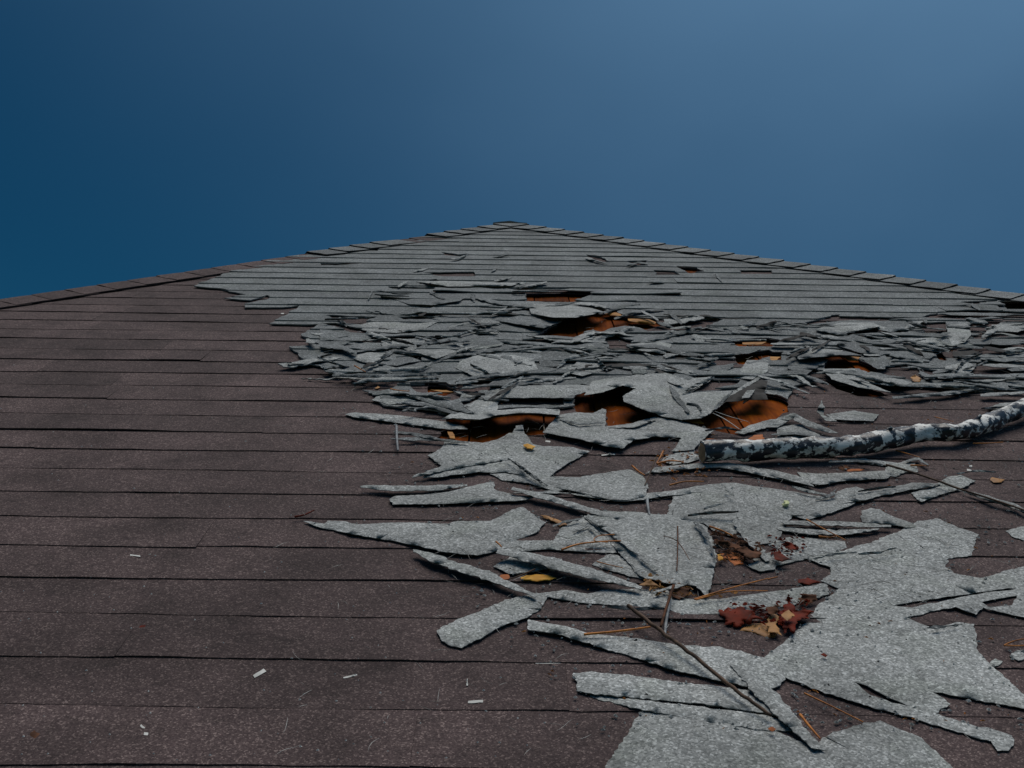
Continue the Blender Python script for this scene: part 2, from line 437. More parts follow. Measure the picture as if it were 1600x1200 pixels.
# ================================================================== THE SETTING
g = 900.0
gr = link('ground', [(-g, -g, 0), (g, -g, 0), (g, g, 0), (-g, g, 0)], [(0, 1, 2, 3)], ['grass'], smooth=False)
tag(gr, kind='structure')

# ================================================================== THE HOUSE
house = bpy.data.objects.new('house', None); COL.objects.link(house); house.location = (0, 5, 0)
tag(house, 'hip roofed house with brown shingles and a torn, storm damaged grey layer', 'house')
bpy.context.view_layer.update()
HINV = house.matrix_world.inverted()
def adopt(o, par):
    if o is not None:
        o.parent = par; 
        o.matrix_parent_inverse = HINV if par is house else Matrix.Identity(4)
    return o

APEX = plane(797, 353)
LH = plane(0, 474); RH = plane(1600, 469)
kL = (LH[0] - APEX[0]) / (APEX[1] - LH[1]); kR = (RH[0] - APEX[0]) / (APEX[1] - RH[1])
def hipL(s_): return APEX[0] + kL * (APEX[1] - s_)
def hipR(s_): return APEX[0] + kR * (APEX[1] - s_)
EL, ER = hipL(S_EAVE), hipR(S_EAVE)
A3 = W(APEX[0], APEX[1]); L3 = W(EL, S_EAVE); R3_ = W(ER, S_EAVE)
RIDGE = 3.2
B3 = A3 + Vector((0, RIDGE, 0)); LB = Vector((L3.x, B3.y + (A3.y - L3.y), L3.z)); RB = Vector((R3_.x, LB.y, R3_.z))

# roof body: side and back slopes and the eaves, front slope is decked with planks
off = Vector((0, 0, -0.05))
DK = -0.006                                                     # deck top under the shingle face
a_, l_, r_ = W(APEX[0], APEX[1], DK - 0.022), W(EL, S_EAVE, DK - 0.022), W(ER, S_EAVE, DK - 0.022)
b_, lb_, rb_ = B3 + off, LB + off, RB + off
dn = Vector((0, 0, -0.16))
rv = [l_, r_, a_, b_, lb_, rb_, l_ + dn, r_ + dn, rb_ + dn, lb_ + dn]
rf = [(0, 1, 2), (1, 5, 3, 2), (5, 4, 3), (4, 0, 2, 3), (0, 6, 7, 1), (1, 7, 8, 5), (5, 8, 9, 4), (4, 9, 6, 0), (6, 9, 8, 7)]
roof = link('roof', rv, rf, ['trim'], None, smooth=False); adopt(roof, house)
ROOF = roof
def radopt(o): 
    if o is not None:
        o.parent = ROOF; o.matrix_parent_inverse = Matrix.Identity(4); o.matrix_parent_inverse = (HINV @ Matrix.Identity(4)).inverted() @ HINV
    return o
bpy.context.view_layer.update()
RINV = roof.matrix_world.inverted()
def radopt(o):
    if o is not None:
        o.parent = ROOF; o.matrix_parent_inverse = RINV
    return o

# walls, windows, gutter: the house under the roof
wy0 = L3.y + 0.45; wy1 = LB.y - 0.45; wx0 = L3.x + 0.45; wx1 = R3_.x - 0.45; wz = L3.z - 0.22
for (p0, p1) in (((wx0, wy0, 0), (wx1, wy0 + 0.15, wz)), ((wx0, wy1 - 0.15, 0), (wx1, wy1, wz)),
                 ((wx0, wy0 + 0.152, 0), (wx0 + 0.15, wy1 - 0.152, wz)), ((wx1 - 0.15, wy0 + 0.152, 0), (wx1, wy1 - 0.152, wz))):
    adopt(box('wall', p0, p1, 'siding'), house)
for x in (wx0 + 2.0, wx1 - 3.2):
    wf = adopt(box('window', (x, wy0 - 0.04, 0.95), (x + 1.2, wy0 - 0.004, 2.1), 'trim'), house)
    for q in (0, 1):
        p = box('pane', (x + 0.08 + q * 0.54, wy0 - 0.047, 1.03), (x + 0.58 + q * 0.54, wy0 - 0.041, 2.02), 'glass'); p.parent = wf
        bpy.context.view_layer.update(); p.matrix_parent_inverse = wf.matrix_world.inverted()
adopt(box('gutter', (L3.x, L3.y - 0.13, L3.z - 0.17), (R3_.x, L3.y - 0.01, L3.z - 0.06), 'metal'), house)

# deck planks under the front face (seen through the torn places), laid up the slope
rnd = random.Random(4)
u_ = -2.9
while u_ < 2.6:
    wd = rnd.choice([0.14, 0.14, 0.045, 0.19, 0.12])
    s_lo = 1.2
    # top of this plank stays under both hips
    s_hi = min(APEX[1] - abs((u_ if u_ < 0 else u_ + wd) - APEX[0]) / min(-kL, kR) - 0.15, 6.3)
    if s_hi > s_lo + 0.3:
        n0 = DK + rnd.uniform(-0.003, 0.002); a, b = u_ + 0.0025, u_ + wd - 0.0025
        v = [W(a, s_lo, n0), W(b, s_lo, n0), W(b, s_hi, n0), W(a, s_hi, n0)] + [W(a, s_lo, n0 - 0.018), W(b, s_lo, n0 - 0.018), W(b, s_hi, n0 - 0.018), W(a, s_hi, n0 - 0.018)]
        f = [(0, 1, 2, 3), (7, 6, 5, 4), (0, 4, 5, 1), (1, 5, 6, 2), (2, 6, 7, 3), (3, 7, 4, 0)]
        radopt(link('plank', v, f, ['plank'], None, smooth=False))
    u_ += wd

# ---- openings, all in view coordinates
HOLES = [up('R2', [(85, 522), (90, 488), (300, 482), (520, 486), (410, 520), (380, 530), (240, 532)]),
    up('R2', [(130, 745), (230, 700), (320, 650), (400, 630), (560, 590), (640, 600), (700, 635), (760, 640), (900, 650), (960, 680), (800, 700), (700, 690), (600, 705), (560, 725), (500, 705), (380, 755), (250, 748)]),
    up('R5', [(380, 150), (430, 110), (480, 120), (560, 110), (700, 80), (780, 92), (690, 160), (700, 190), (820, 240), (910, 268), (830, 310), (740, 325), (640, 335), (590, 330), (575, 250), (510, 262), (400, 255)]),
    up('R4', [(740, 400), (790, 300), (830, 270), (1000, 295), (1120, 265), (1300, 255), (1495, 270), (1390, 385), (1290, 385), (1190, 390), (1110, 425), (1010, 448), (920, 438)]),
    up('P', [(1062, 655), (1100, 648), (1128, 628), (1165, 618), (1215, 622), (1234, 632), (1228, 645), (1200, 657), (1160, 670), (1140, 673), (1100, 664)]),
    up('R3', [(150, 655), (200, 635), (440, 610), (600, 632), (560, 660), (660, 705), (600, 730), (540, 700), (320, 704), (370, 670), (250, 664)]),
    up('R3', [(360, 785), (580, 825), (740, 855), (520, 855), (400, 825)]),
    up('R2', [(1340, 780), (1600, 772), (1680, 790), (1600, 805), (1400, 805)]),
    up('R2', [(1370, 870), (1600, 850), (1640, 870), (1560, 890), (1470, 908), (1400, 900)]),
    up('R4', [(680, 100), (780, 105), (845, 130), (700, 152)]),
    up('R3', [(1430, 298), (1640, 300), (1640, 338), (1470, 336)]),
    up('R3', [(1005, 618), (1095, 618), (1075, 655), (1030, 645)]),
    up('R2', [(1030, 322), (1150, 328), (1190, 345), (1100, 353)]),
    up('R5', [(905, 130), (930, 90), (975, 130), (940, 150)]),
    up('R3', [(0, 625), (90, 625), (60, 650), (0, 655)]),
]
def sag(h):
    mid = sum(p[1] for p in h) / len(h)          # lower lips of the upper layers are worn back further than the flaps show
    lo_ = min(p[1] for p in h)
    return [(p[0], p[1] - (0.05 * min(1, (mid - p[1]) / max(0.02, mid - lo_) * 2) if p[1] < mid else 0)) for p in h]
HOLES_SEEN = HOLES
HOLES = [sag(h) for h in HOLES]
HOLES = [roughen(h, 0.02, 0.006, i * 5.1) for i, h in enumerate(HOLES)]

GAPS = [up('R2', g_) for g_ in (
        [(455, 248), (560, 262), (615, 294), (530, 288)], [(715, 290), (860, 284), (800, 312), (775, 314)],
        [(888, 346), (1020, 352), (1045, 372), (900, 374)], [(1425, 346), (1620, 348), (1620, 368), (1430, 367)],
        [(580, 775), (640, 755), (745, 795), (740, 862), (610, 852)], [(500, 960), (640, 975), (600, 995), (500, 990)],
        [(1050, 985), (1260, 985), (1170, 1025)], [(1255, 900), (1480, 900), (1450, 965), (1270, 955)],
        [(760, 690), (1000, 660), (1230, 690), (1200, 720), (850, 740)], [(300, 655), (180, 660), (160, 672), (300, 668)],
        [(1230, 1030), (1420, 1040), (1380, 1085), (1110, 1115)], [(820, 650), (1330, 648), (1230, 700), (1000, 690)],
        [(700, 860), (800, 858), (760, 880)], [(940, 870), (1160, 880), (1080, 910), (980, 895)])] + \
    [up('R1', g_) for g_ in (
        [(340, 168), (450, 150), (620, 153), (580, 180), (460, 177)], [(228, 216), (370, 198), (365, 224)],
        [(640, 360), (960, 356), (972, 384), (760, 386)], [(425, 448), (700, 454), (725, 467), (440, 464)],
        [(335, 478), (580, 496), (500, 504)], [(445, 528), (620, 548), (820, 535), (740, 562), (560, 562)],
        [(610, 436), (720, 404), (770, 430), (1245, 424), (1200, 440), (760, 440)], [(1160, 458), (1560, 458), (1500, 476), (1250, 476)],
        [(25, 628), (355, 640), (250, 690), (120, 672)], [(0, 678), (100, 678), (230, 713), (450, 720), (300, 747), (200, 737)],
        [(20, 768), (400, 778), (560, 768), (890, 778), (800, 802), (300, 804), (60, 792)],
        [(0, 300), (260, 300), (100, 316), (0, 316)], [(480, 640), (760, 632), (700, 655), (520, 660)],
        [(480, 900), (640, 880), (640, 925), (480, 920)], [(560, 1060), (690, 1060), (680, 1140), (600, 1120)],
        [(840, 1060), (1100, 1040), (1060, 1140), (900, 1200)], [(760, 230), (870, 250), (930, 240), (880, 258), (780, 250)])] + \
    [up('R3', g_) for g_ in (
        [(1060, 372), (1650, 368), (1650, 425), (1480, 425), (1400, 405), (1250, 425), (960, 405)], [(920, 438), (1110, 430), (1135, 512), (980, 505)],
        [(1270, 425), (1480, 420), (1330, 510), (1250, 500)], [(1230, 520), (1650, 470), (1650, 528), (1300, 538)],
        [(230, 436), (430, 386), (440, 400), (980, 408), (700, 425), (520, 418), (250, 448)], [(440, 492), (700, 468), (905, 468), (820, 505), (680, 510), (500, 532)],
        [(0, 470), (300, 460), (200, 440), (100, 450)], [(560, 720), (860, 700), (1060, 740), (1060, 780), (900, 800), (600, 740)],
        [(1100, 600), (1600, 560), (1600, 600), (1200, 660), (1090, 660)], [(1300, 690), (1650, 700), (1650, 760), (1250, 780)],
        [(1200, 310), (1450, 290), (1300, 330)])] + \
    [up('R4', g_) for g_ in ([(1115, 165), (1540, 165), (1525, 240), (1115, 240)], [(640, 150), (900, 130), (1000, 230), (860, 220)])]
GAPS = [roughen(h, 0.025, 0.008, 40 + i * 3.3) for i, h in enumerate(GAPS)]

# region still covered by the grey layer (outline in the photograph), the frayed edge on its left
GREY = up('P', [(470, 395), (400, 418), (350, 432), (302, 452), (345, 456), (385, 465), (352, 470), (392, 474), (420, 466), (425, 470), (385, 480), (383, 486), (440, 485),
    (468, 482), (460, 490), (420, 512), (500, 512), (470, 528), (500, 545), (452, 548), (480, 575), (560, 590), (640, 600), (585, 622), (600, 640), (690, 650), (740, 662), (900, 640), (1060, 655),
    (1225, 648), (1240, 610), (1280, 600), (1180, 590), (1260, 580), (1340, 600), (1500, 618), (1600, 615), (1850, 640), (1850, 470), (1600, 420), (800, 300), (600, 330)])
GREY = roughen(GREY, 0.03, 0.010, 77.0)

# ---- brown shingles over the whole front face, one strip at a time
rnd = random.Random(11)
ncourse = int((APEX[1] - S_EAVE) / EXPO)
# course joints are set so that one falls on the joint seen at the left of the frame
s_ref = plane(0, 961)[1]
k0 = math.floor((s_ref - S_EAVE) / EXPO); s_first = s_ref - k0 * EXPO
k = -1
courses = []
s_ = s_first - EXPO
while s_ < APEX[1] - 0.05:
    courses.append(s_); s_ += EXPO
def in_view_u(sv): return 2.6 + sv * 0.5
def course_h(sk, base, ph, curl, step=0.0042):
    def f(u_, s_):
        t = (s_ - sk) / EXPO
        h = base + step * max(0.0, 1 - t) + (0.0018 * nn(u_ * 3.0, sk * 9, ph) + 0.0010 * nn(u_ * 9.0, s_ * 9, 4.0) if t < 0.6 else 0)
        c_ = curl(u_) if curl else 0.0
        h += c_ * max(0.0, 1 - t) ** 1.5
        return max(base * 0.5, h)
    return f
hipclip = 0.03
bstuff_v = []; bstuff_f = []
for ci, sk in enumerate(courses):
    lo = max(sk, S_EAVE - 0.02)
    hi = min(sk + EXPO + 0.035, APEX[1] - 0.01)
    if hi <= lo: continue
    u_ = hipL(lo) + hipclip * 0 - rnd.uniform(0, 0.9)
    uend = hipR(lo)
    while u_ < uend:
        a = u_ + 0.0002; b = u_ + 1.0 - 0.0002; u_ += 1.0
        # clip against the hips
        def cl(x, s__): return min(max(x, hipL(s__)), hipR(s__))
        seg = []
        jog = (rnd.uniform(-0.003, 0.003), rnd.uniform(-0.006, 0.006))
        nq = 70 if abs((a + b) / 2) < in_view_u(sk) else 10
        for q in range(nq):
            x = a + (b - a) * q / (nq - 1)
            wv = jog[0] + jog[1] * (q / (nq - 1) - 0.5) + 0.0065 * nn(x * 1.9, sk * 13, 2.0) + 0.0020 * nn(x * 14, sk * 13, 5.0) + 0.0012 * nn(x * 55, sk * 13, 8.0)
            seg.append((cl(x, lo), lo + wv))
        seg = [p for i, p in enumerate(seg) if i == 0 or p[0] - seg[i - 1][0] > 1e-4]
        if len(seg) < 2: continue
        t1 = cl(b, hi); t0 = cl(a, hi)
        pl = seg + [(t1, hi)] + ([(t0, hi)] if t1 - t0 > 1e-3 else [])
        if len(pl) < 3: continue
        vis = abs((a + b) / 2) < in_view_u(sk)
        ph = rnd.uniform(0, 50)
        # a few butts have lifted slightly
        lift = rnd.uniform(0.001, 0.006) if rnd.random() < 0.3 else 0.0
        cc = (a + rnd.random(), 0.12 + 0.2 * rnd.random())
        curl = (lambda x, cc=cc, lift=lift: lift * math.exp(-((x - cc[0]) / cc[1]) ** 2)) if lift else None
        o = sheet('shingle', pl, course_h(sk, 0.001, ph, curl, 0.0024), 0.0016 + 0.0009 * ((ci * 7 + 3) % 5) / 4, 0.05 if vis else 0.3, ('brown', 'brown', 'brownfelt'), holes=HOLES if vis else ())
        radopt(o)

# ---- grey shingles of the upper layer
rnd = random.Random(23)
TORN = up('P', [(430, 515), (560, 500), (620, 480), (760, 455), (880, 455), (930, 475), (1080, 497), (1200, 500), (1450, 495), (1600, 478), (1900, 500), (1900, 680), (430, 680)])
for ci, sk in enumerate(courses):
    hi = min(sk + EXPO + 0.03, APEX[1] - 0.01)
    if hi <= sk or sk < 2.4: continue
    u_ = hipL(sk) - rnd.uniform(0, 0.9); uend = hipR(sk)
    tornrow = sk < plane(900, 485)[1]
    while u_ < uend:
        ln = 0.5 if tornrow else 1.0
        a = u_; b = u_ + ln; u_ += ln
        cl = lambda x, s__: min(max(x, hipL(s__)), hipR(s__))
        mid = ((a + b) / 2, sk + 0.05)
        torn = inside(mid, TORN)
        seg = []
        for q in range(26):
            x = a + (b - a) * q / 25
            wv = 0.002 * nn(x * 2.1, sk * 13, 12.0) + 0.001 * nn(x * 20, sk * 13, 15.0)
            if torn: wv += 0.02 * nn(x * 5, sk * 11, 31) + 0.008 * nn(x * 22, sk * 13, 35.0)
            seg.append((cl(x, sk), sk + wv))
        seg = [p for i, p in enumerate(seg) if i == 0 or p[0] - seg[i - 1][0] > 1e-4]
        if len(seg) < 2: continue
        t1 = cl(b, hi); t0 = cl(a, hi)
        pl = seg + [(t1, hi)] + ([(t0, hi)] if t1 - t0 > 1e-3 else [])
        if len(pl) < 3: continue
        ph = rnd.uniform(0, 50)
        if torn:
            lf_ = rnd.uniform(0.002, 0.013)
            curl = lambda x, lf_=lf_, ph=ph: lf_ * max(0.0, 0.4 + 1.3 * nn(x * 4.5, ph))
        else:
            lf_ = rnd.uniform(0.0, 0.003); cx = a + rnd.random()
            curl = lambda x, lf_=lf_, cx=cx: lf_ * math.exp(-((x - cx) / 0.15) ** 2)
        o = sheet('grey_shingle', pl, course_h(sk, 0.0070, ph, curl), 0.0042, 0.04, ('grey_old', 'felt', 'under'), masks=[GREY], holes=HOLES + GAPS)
        radopt(o)

# ---- hip caps, folded over both hips
def hip_caps(sign):
    kk = kL if sign < 0 else kR
    d2 = Vector((kk, -1)).normalized()                 # down the hip in (u, s)
    D = (U * d2[0] + S * d2[1]).normalized()
    side_n = (LB - L3).cross(A3 - L3).normalized() if sign < 0 else (A3 - R3_).cross(RB - R3_).normalized()
    if side_n.z < 0: side_n = -side_n
    inw = N.cross(D).normalized()
    if inw.dot(U) * sign > 0: inw = -inw               # points into the front face
    outw = side_n.cross(D).normalized()
    if outw.dot(U) * sign < 0: outw = -outw
    ln = (A3 - (L3 if sign < 0 else R3_)).length
    t = 0.0; rnd = random.Random(5 + sign); i = 0
    while t < ln - 0.02:
        # from the top down: t = distance of the butt below the apex
        tb = t + EXPO; ttop = max(0.0, tb - EXPO - 0.06)
        P0 = A3 + D * tb; P1 = A3 + D * ttop
        pu = (P0 - O).dot(U)
        grey = True
        sx = (P0 - O).dot(S)
        if sign < 0:
            grey = pu > plane(470, 398)[0] * 1.0
            if plane(590, 380)[0] < pu < plane(655, 380)[0]: grey = False
            if not grey and rnd.random() < 0.0: grey = True
        gone = (not grey and False)
        wv = rnd.uniform(-0.006, 0.006); wd = 0.135
        base = 0.0115 if grey else 0.0055
        vv = []; NX = 6
        vv = []
        for lay in (0, 1):
            for row, (P, hh) in enumerate(((P0, base + (0.008 if grey else 0.004)), ((P0 + P1) / 2, base + 0.004), (P1, base))):
                for q in range(-NX, NX + 1):
                    f = q / NX
                    x = f * wd + (wv if abs(q) == NX else 0)
                    curve = 0.006 * (1 - abs(f)) ** 2
                    if q >= 0: p = P + inw * x + N * (hh + 0.0045 * (1 - lay))
                    else: p = P - outw * x + side_n * (hh + 0.0045 * (1 - lay))
                    nmid = (N + side_n).normalized()
                    if q == 0: p = P + nmid * (hh + 0.0045 * (1 - lay)) * 1.12
                    if row == 0:
                        p = p + D * (0.004 * nn(q * 0.5, i * 1.7, sign)) + N * max(0, 0.004 * nn(q * 0.4, i * 2.1, 3))
                    vv.append(p)
        Wd = 2 * NX + 1; tot = 3 * Wd; ff = []; fm = []
        for row in range(2):
            for q in range(2 * NX):
                a0 = row * Wd + q
                ff.append([a0, a0 + 1, a0 + Wd + 1, a0 + Wd]); fm.append(0)
                ff.append([tot + a0, tot + a0 + Wd, tot + a0 + Wd + 1, tot + a0 + 1]); fm.append(1)
        sv0 = len(vv)
        def side(idx):
            b = len(vv)
            for k_ in idx: vv.append(vv[k_])
            for k_ in idx: vv.append(vv[k_ + tot])
            m_ = len(idx)
            for j in range(m_ - 1):
                ff.append([b + j, b + j + 1, b + m_ + j + 1, b + m_ + j]); fm.append(1)
        side(list(range(Wd))); side([r * Wd + Wd - 1 for r in range(3)]); side([r * Wd for r in range(3)])
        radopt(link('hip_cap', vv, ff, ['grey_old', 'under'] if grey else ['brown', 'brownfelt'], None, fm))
        t += EXPO; i += 1
hip_caps(-1); hip_caps(1)
# ridge caps running back from the apex and the bent one that closes the peak
rnd = random.Random(9)
y = 0.0; i = 0
while y < RIDGE:
    z0 = A3.z + 0.020; x0 = A3.x
    slope = 0.12; wd = 0.10; v = []
    drop = 0.0
    for lay in (0, 1):
        for yy, hh in ((y, 0.012), (y + 0.2, 0.0)):
            for q in (-1, -0.5, 0, 0.5, 1):
                v.append(Vector((x0 + q * wd * 1.0, A3.y + yy, z0 + hh - abs(q) * wd * slope - lay * 0.006 - (drop if yy == y else 0) + (0.004 * nn(q * 3, yy * 9)))))
    f = []
    for q in range(4):
        f += [[q, q + 1, q + 6, q + 5], [10 + q, 15 + q, 16 + q, 11 + q], [q, 10 + q, 11 + q, q + 1]]
    f += [[0, 5, 15, 10], [4, 14, 19, 9]]
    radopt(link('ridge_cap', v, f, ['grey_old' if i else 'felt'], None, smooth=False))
    y += EXPO; i += 1

# courses on the slopes that face away
def far_slope(p_l, p_r, t_l, t_r, nrm):
    vv = []; ff = []; n = 40
    for i in range(n):
        a = i / n; b = (i + 1) / n
        q = [p_l.lerp(t_l, a) + nrm * 0.008, p_r.lerp(t_r, a) + nrm * 0.008, p_r.lerp(t_r, b) + nrm * 0.001, p_l.lerp(t_l, b) + nrm * 0.001,
             p_l.lerp(t_l, a) + nrm * -0.02, p_r.lerp(t_r, a) + nrm * -0.02]
        k_ = len(vv); vv += q; ff += [[k_, k_ + 1, k_ + 2, k_ + 3], [k_ + 4, k_ + 5, k_ + 1, k_]]
    o = link('shingle_field', vv, ff, ['brown'], None, smooth=False); o['kind'] = 'stuff'; radopt(o)
nl = (A3 - LB).cross(L3 - LB).normalized(); nl = nl if nl.z > 0 else -nl
far_slope(LB, L3, B3, A3, nl)
nr = (A3 - R3_).cross(RB - R3_).normalized(); nr = nr if nr.z > 0 else -nr
far_slope(R3_, RB, A3, B3, nr)
nb = (B3 - RB).cross(LB - RB).normalized(); nb = nb if nb.z > 0 else -nb
far_slope(RB, LB, B3, B3 + Vector((-0.01, 0, 0)), nb)

# ---- torn flaps of the grey layer, still hanging on the roof
def flap(reg, pts, base=1.5, wav=0.75, **k): 
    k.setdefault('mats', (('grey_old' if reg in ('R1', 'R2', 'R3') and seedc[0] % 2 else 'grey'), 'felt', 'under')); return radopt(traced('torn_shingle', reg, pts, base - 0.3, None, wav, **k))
RN = random.Random(6)
def ribbon(reg, pts, w_, base=1.2, **k):
    k.setdefault('mats', (RN.choice(('grey', 'grey_old')), 'felt', 'under')); return radopt(strip('torn_strip', reg, pts, w_, base, None, **k))

for pts, w_ in (([(580, 600), (1000, 600), (1200, 590)], 14), ([(690, 465), (800, 520)], 20), ([(990, 503), (1100, 530), (1370, 570)], 24),
    ([(800, 690), (940, 655), (1040, 650)], 20), ([(720, 740), (830, 745), (1000, 690)], 16), ([(290, 715), (450, 770)], 24),
    ([(0, 800), (140, 810), (230, 850)], 28), ([(330, 910), (460, 830), (700, 870)], 24), ([(680, 915), (800, 862), (1000, 835), (1330, 800)], 26),
    ([(860, 842), (1140, 790)], 14), ([(980, 845), (1130, 880)], 16), ([(230, 835), (500, 800), (740, 775), (880, 740)], 22),
    ([(330, 950), (640, 945), (700, 900)], 22), ([(80, 985), (400, 988), (760, 978)], 22), ([(210, 1045), (300, 1015), (740, 1005)], 28),
    ([(0, 915), (60, 960), (280, 968)], 26), ([(850, 1015), (1100, 985), (1320, 965)], 18), ([(1060, 1045), (1300, 1022), (1600, 998)], 22),
    ([(1480, 930), (1530, 880), (1600, 850)], 20), ([(120, 625), (170, 680)], 16), ([(490, 430), (550, 395)], 14), ([(1110, 770), (1400, 792), (1600, 830)], 22),
    ([(560, 830), (640, 850), (720, 880)], 16), ([(300, 510), (330, 450)], 10), ([(340, 480), (560, 492)], 9), ([(1000, 560), (1170, 560), (1080, 605)], 10),
    ([(580, 340), (680, 315)], 9), ([(1070, 335), (1110, 315)], 9), ([(1090, 395), (1200, 372)], 10), ([(1250, 440), (1420, 402)], 14), ([(820, 255), (860, 258), (930, 230)], 10),
    ([(1080, 250), (1190, 230)], 10), ([(30, 635), (320, 625)], 12), ([(20, 845), (80, 830)], 14), ([(0, 870), (70, 850)], 10)):
    ribbon('R1', pts, w_)
for pts, w_ in (([(540, 605), (660, 562), (800, 535)], 20), ([(390, 535), (480, 540), (590, 560)], 18), ([(640, 632), (760, 590), (950, 568)], 18),
    ([(980, 580), (1060, 665)], 26), ([(900, 652), (1010, 690)], 18), ([(380, 768), (520, 715)], 30), ([(470, 775), (640, 722), (770, 683)], 26),
    ([(270, 790), (480, 850)], 18), ([(280, 940), (340, 880), (470, 850)], 20), ([(850, 768), (1020, 725), (1190, 685)], 28),
    ([(730, 802), (900, 803), (1080, 850), (1200, 862)], 22), ([(1160, 862), (1440, 852)], 16), ([(1160, 930), (1285, 875)], 24),
    ([(1000, 935), (1100, 960), (1290, 978)], 30), ([(1060, 1110), (1160, 1050), (1270, 992)], 26), ([(1240, 1190), (1480, 1040), (1600, 970)], 24),
    ([(690, 935), (870, 938)], 18), ([(520, 870), (600, 960)], 18), ([(1440, 1160), (1520, 1100), (1600, 1060)], 20), ([(40, 420), (90, 402)], 12),
    ([(0, 460), (130, 462), (330, 466)], 12), ([(60, 440), (220, 405)], 12), ([(430, 880), (560, 860)], 12), ([(860, 395), (950, 402)], 14), ([(1270, 350), (1310, 400)], 12),
    ([(980, 1040), (1080, 1150)], 26), ([(710, 300), (790, 280), (850, 288)], 12), ([(460, 250), (600, 290)], 10), ([(940, 770), (1080, 768)], 12), ([(1200, 755), (1400, 765), (1590, 762)], 12)):
    ribbon('R2', pts, w_)
for pts, w_ in (([(330, 500), (450, 512)], 24), ([(300, 455), (430, 482), (700, 440)], 20), ([(820, 510), (1000, 562), (1135, 590)], 18),
    ([(840, 572), (1130, 597)], 12), ([(765, 612), (1010, 652)], 32), ([(735, 690), (800, 650), (970, 662)], 24), ([(1335, 512), (1465, 425)], 26),
    ([(1170, 722), (1230, 650), (1340, 608)], 16), ([(1060, 760), (1285, 735)], 24), ([(1030, 730), (1170, 702)], 16), ([(550, 745), (800, 800), (1320, 818)], 26),
    ([(780, 885), (1100, 860), (1330, 830)], 24), ([(1160, 780), (1400, 822), (1640, 850)], 16), ([(1470, 602), (1620, 590)], 22), ([(70, 710), (240, 752), (380, 802)], 20),
    ([(120, 612), (240, 568)], 20), ([(20, 548), (220, 548)], 12), ([(1060, 360), (1260, 362), (1620, 368)], 18), ([(280, 570), (480, 585)], 14), ([(1270, 300), (1330, 335)], 22),
    ([(600, 615), (700, 620)], 14), ([(1330, 870), (1640, 850)], 20), ([(1500, 810), (1640, 830)], 24), ([(1240, 400), (1380, 425)], 24), ([(980, 390), (990, 420)], 20),
    ([(1180, 560), (1340, 575)], 16), ([(1340, 680), (1620, 690)], 20), ([(1330, 640), (1480, 650), (1620, 640)], 18), ([(1400, 540), (1620, 545)], 24), ([(80, 790), (260, 860)], 10)):
    ribbon('R3', pts, w_)
for pts, w_ in (([(540, 140), (760, 210), (990, 272)], 26), ([(470, 195), (640, 203), (800, 248), (970, 302)], 24), ([(1000, 292), (1100, 268), (1300, 238), (1490, 248)], 20),
    ([(440, 420), (700, 425), (930, 442)], 18), ([(460, 376), (560, 388), (790, 432)], 18), ([(820, 290), (980, 300)], 16), ([(960, 300), (1200, 268)], 16)):
    ribbon('R4', pts, w_)

flap('R1', [(600, 400, 0.5), (760, 395, 1), (960, 400, 0.4), (1190, 408, .2), (1280, 402, .6), (1200, 425, 1), (1000, 428, .6), (800, 430, 1.2), (700, 412, 2)], 1.4)
flap('R1', [(470, 515, .5), (700, 500, 0), (900, 505, .6), (870, 520, 1), (700, 545, .8), (560, 540, .8)], 1.4)
flap('R1', [(210, 690, 0), (300, 655, .2), (440, 645, 0), (560, 665, .2), (740, 650, 0), (640, 700, .2), (480, 720, .6), (330, 712, .5)], 1.6)
flap('R1', [(0, 690, .2), (60, 695, 0), (190, 740, .3), (320, 752, .2), (260, 770, .9), (60, 765, .9), (0, 770, .4)], 1.4)
flap('R1', [(560, 830, .3), (700, 800, 0), (860, 805, .2), (850, 840, .4), (730, 880, .8), (620, 850, .6)], 1.5)
flap('R1', [(900, 770, .2), (1000, 722, .2), (1100, 730, .2), (1150, 790, .4), (1000, 820, .9), (880, 845, .7)], 1.5)
flap('R1', [(870, 900, .3), (1000, 850, .2), (1200, 860, .2), (1330, 880, .2), (1360, 950, .5), (1100, 980, .6), (960, 990, .9), (850, 940, .5)], 1.7)
flap('R1', [(380, 920, .3), (480, 870, 0), (560, 870, .3), (640, 895, .2), (560, 905, .8), (480, 925, .8)], 1.5)
flap('R1', [(190, 870, 0), (300, 840, .2), (410, 850, .2), (380, 880, .5), (330, 910, .8), (250, 900, .2)], 1.5)
flap('R1', [(1100, 640, .3), (1250, 612, .6), (1400, 640, .6), (1510, 650, 1.2), (1400, 690, 1.3), (1250, 668, .6)], 1.6)
flap('R2', [(100, 540, 0), (300, 540, 0), (480, 560, .2), (580, 590, .6), (560, 592, 3.0), (480, 610, 3.8), (400, 624, 3.8), (260, 624, 3.2), (120, 600, .8)], 1.5)
flap('R2', [(400, 790, .2), (520, 760, 0), (575, 790, .2), (595, 835, .3), (540, 860, .5), (430, 820, .5)], 1.5)
flap('R2', [(740, 790, .2), (900, 770, .2), (1000, 790, .2), (960, 850, .4), (800, 830, .9), (730, 810, .6)], 1.5)
flap('R2', [(600, 860, .2), (760, 850, 0), (1000, 890, .2), (950, 940, .6), (800, 920, .6), (640, 900, .6)], 1.6)
flap('R2', [(1120, 735, .9), (1140, 728, 1), (1215, 745, .5), (1200, 780, .2), (1150, 775, .4)], 1.6)
flap('R2', [(1180, 850, .2), (1230, 800, 0), (1360, 780, .2), (1370, 810, .3), (1560, 820, .4), (1480, 850, 1.0), (1300, 855, .8)], 1.5)
flap('R2', [(1390, 1000, .2), (1470, 890, .1), (1600, 890, .2), (1600, 960, .4), (1500, 1010, .8)], 1.6)
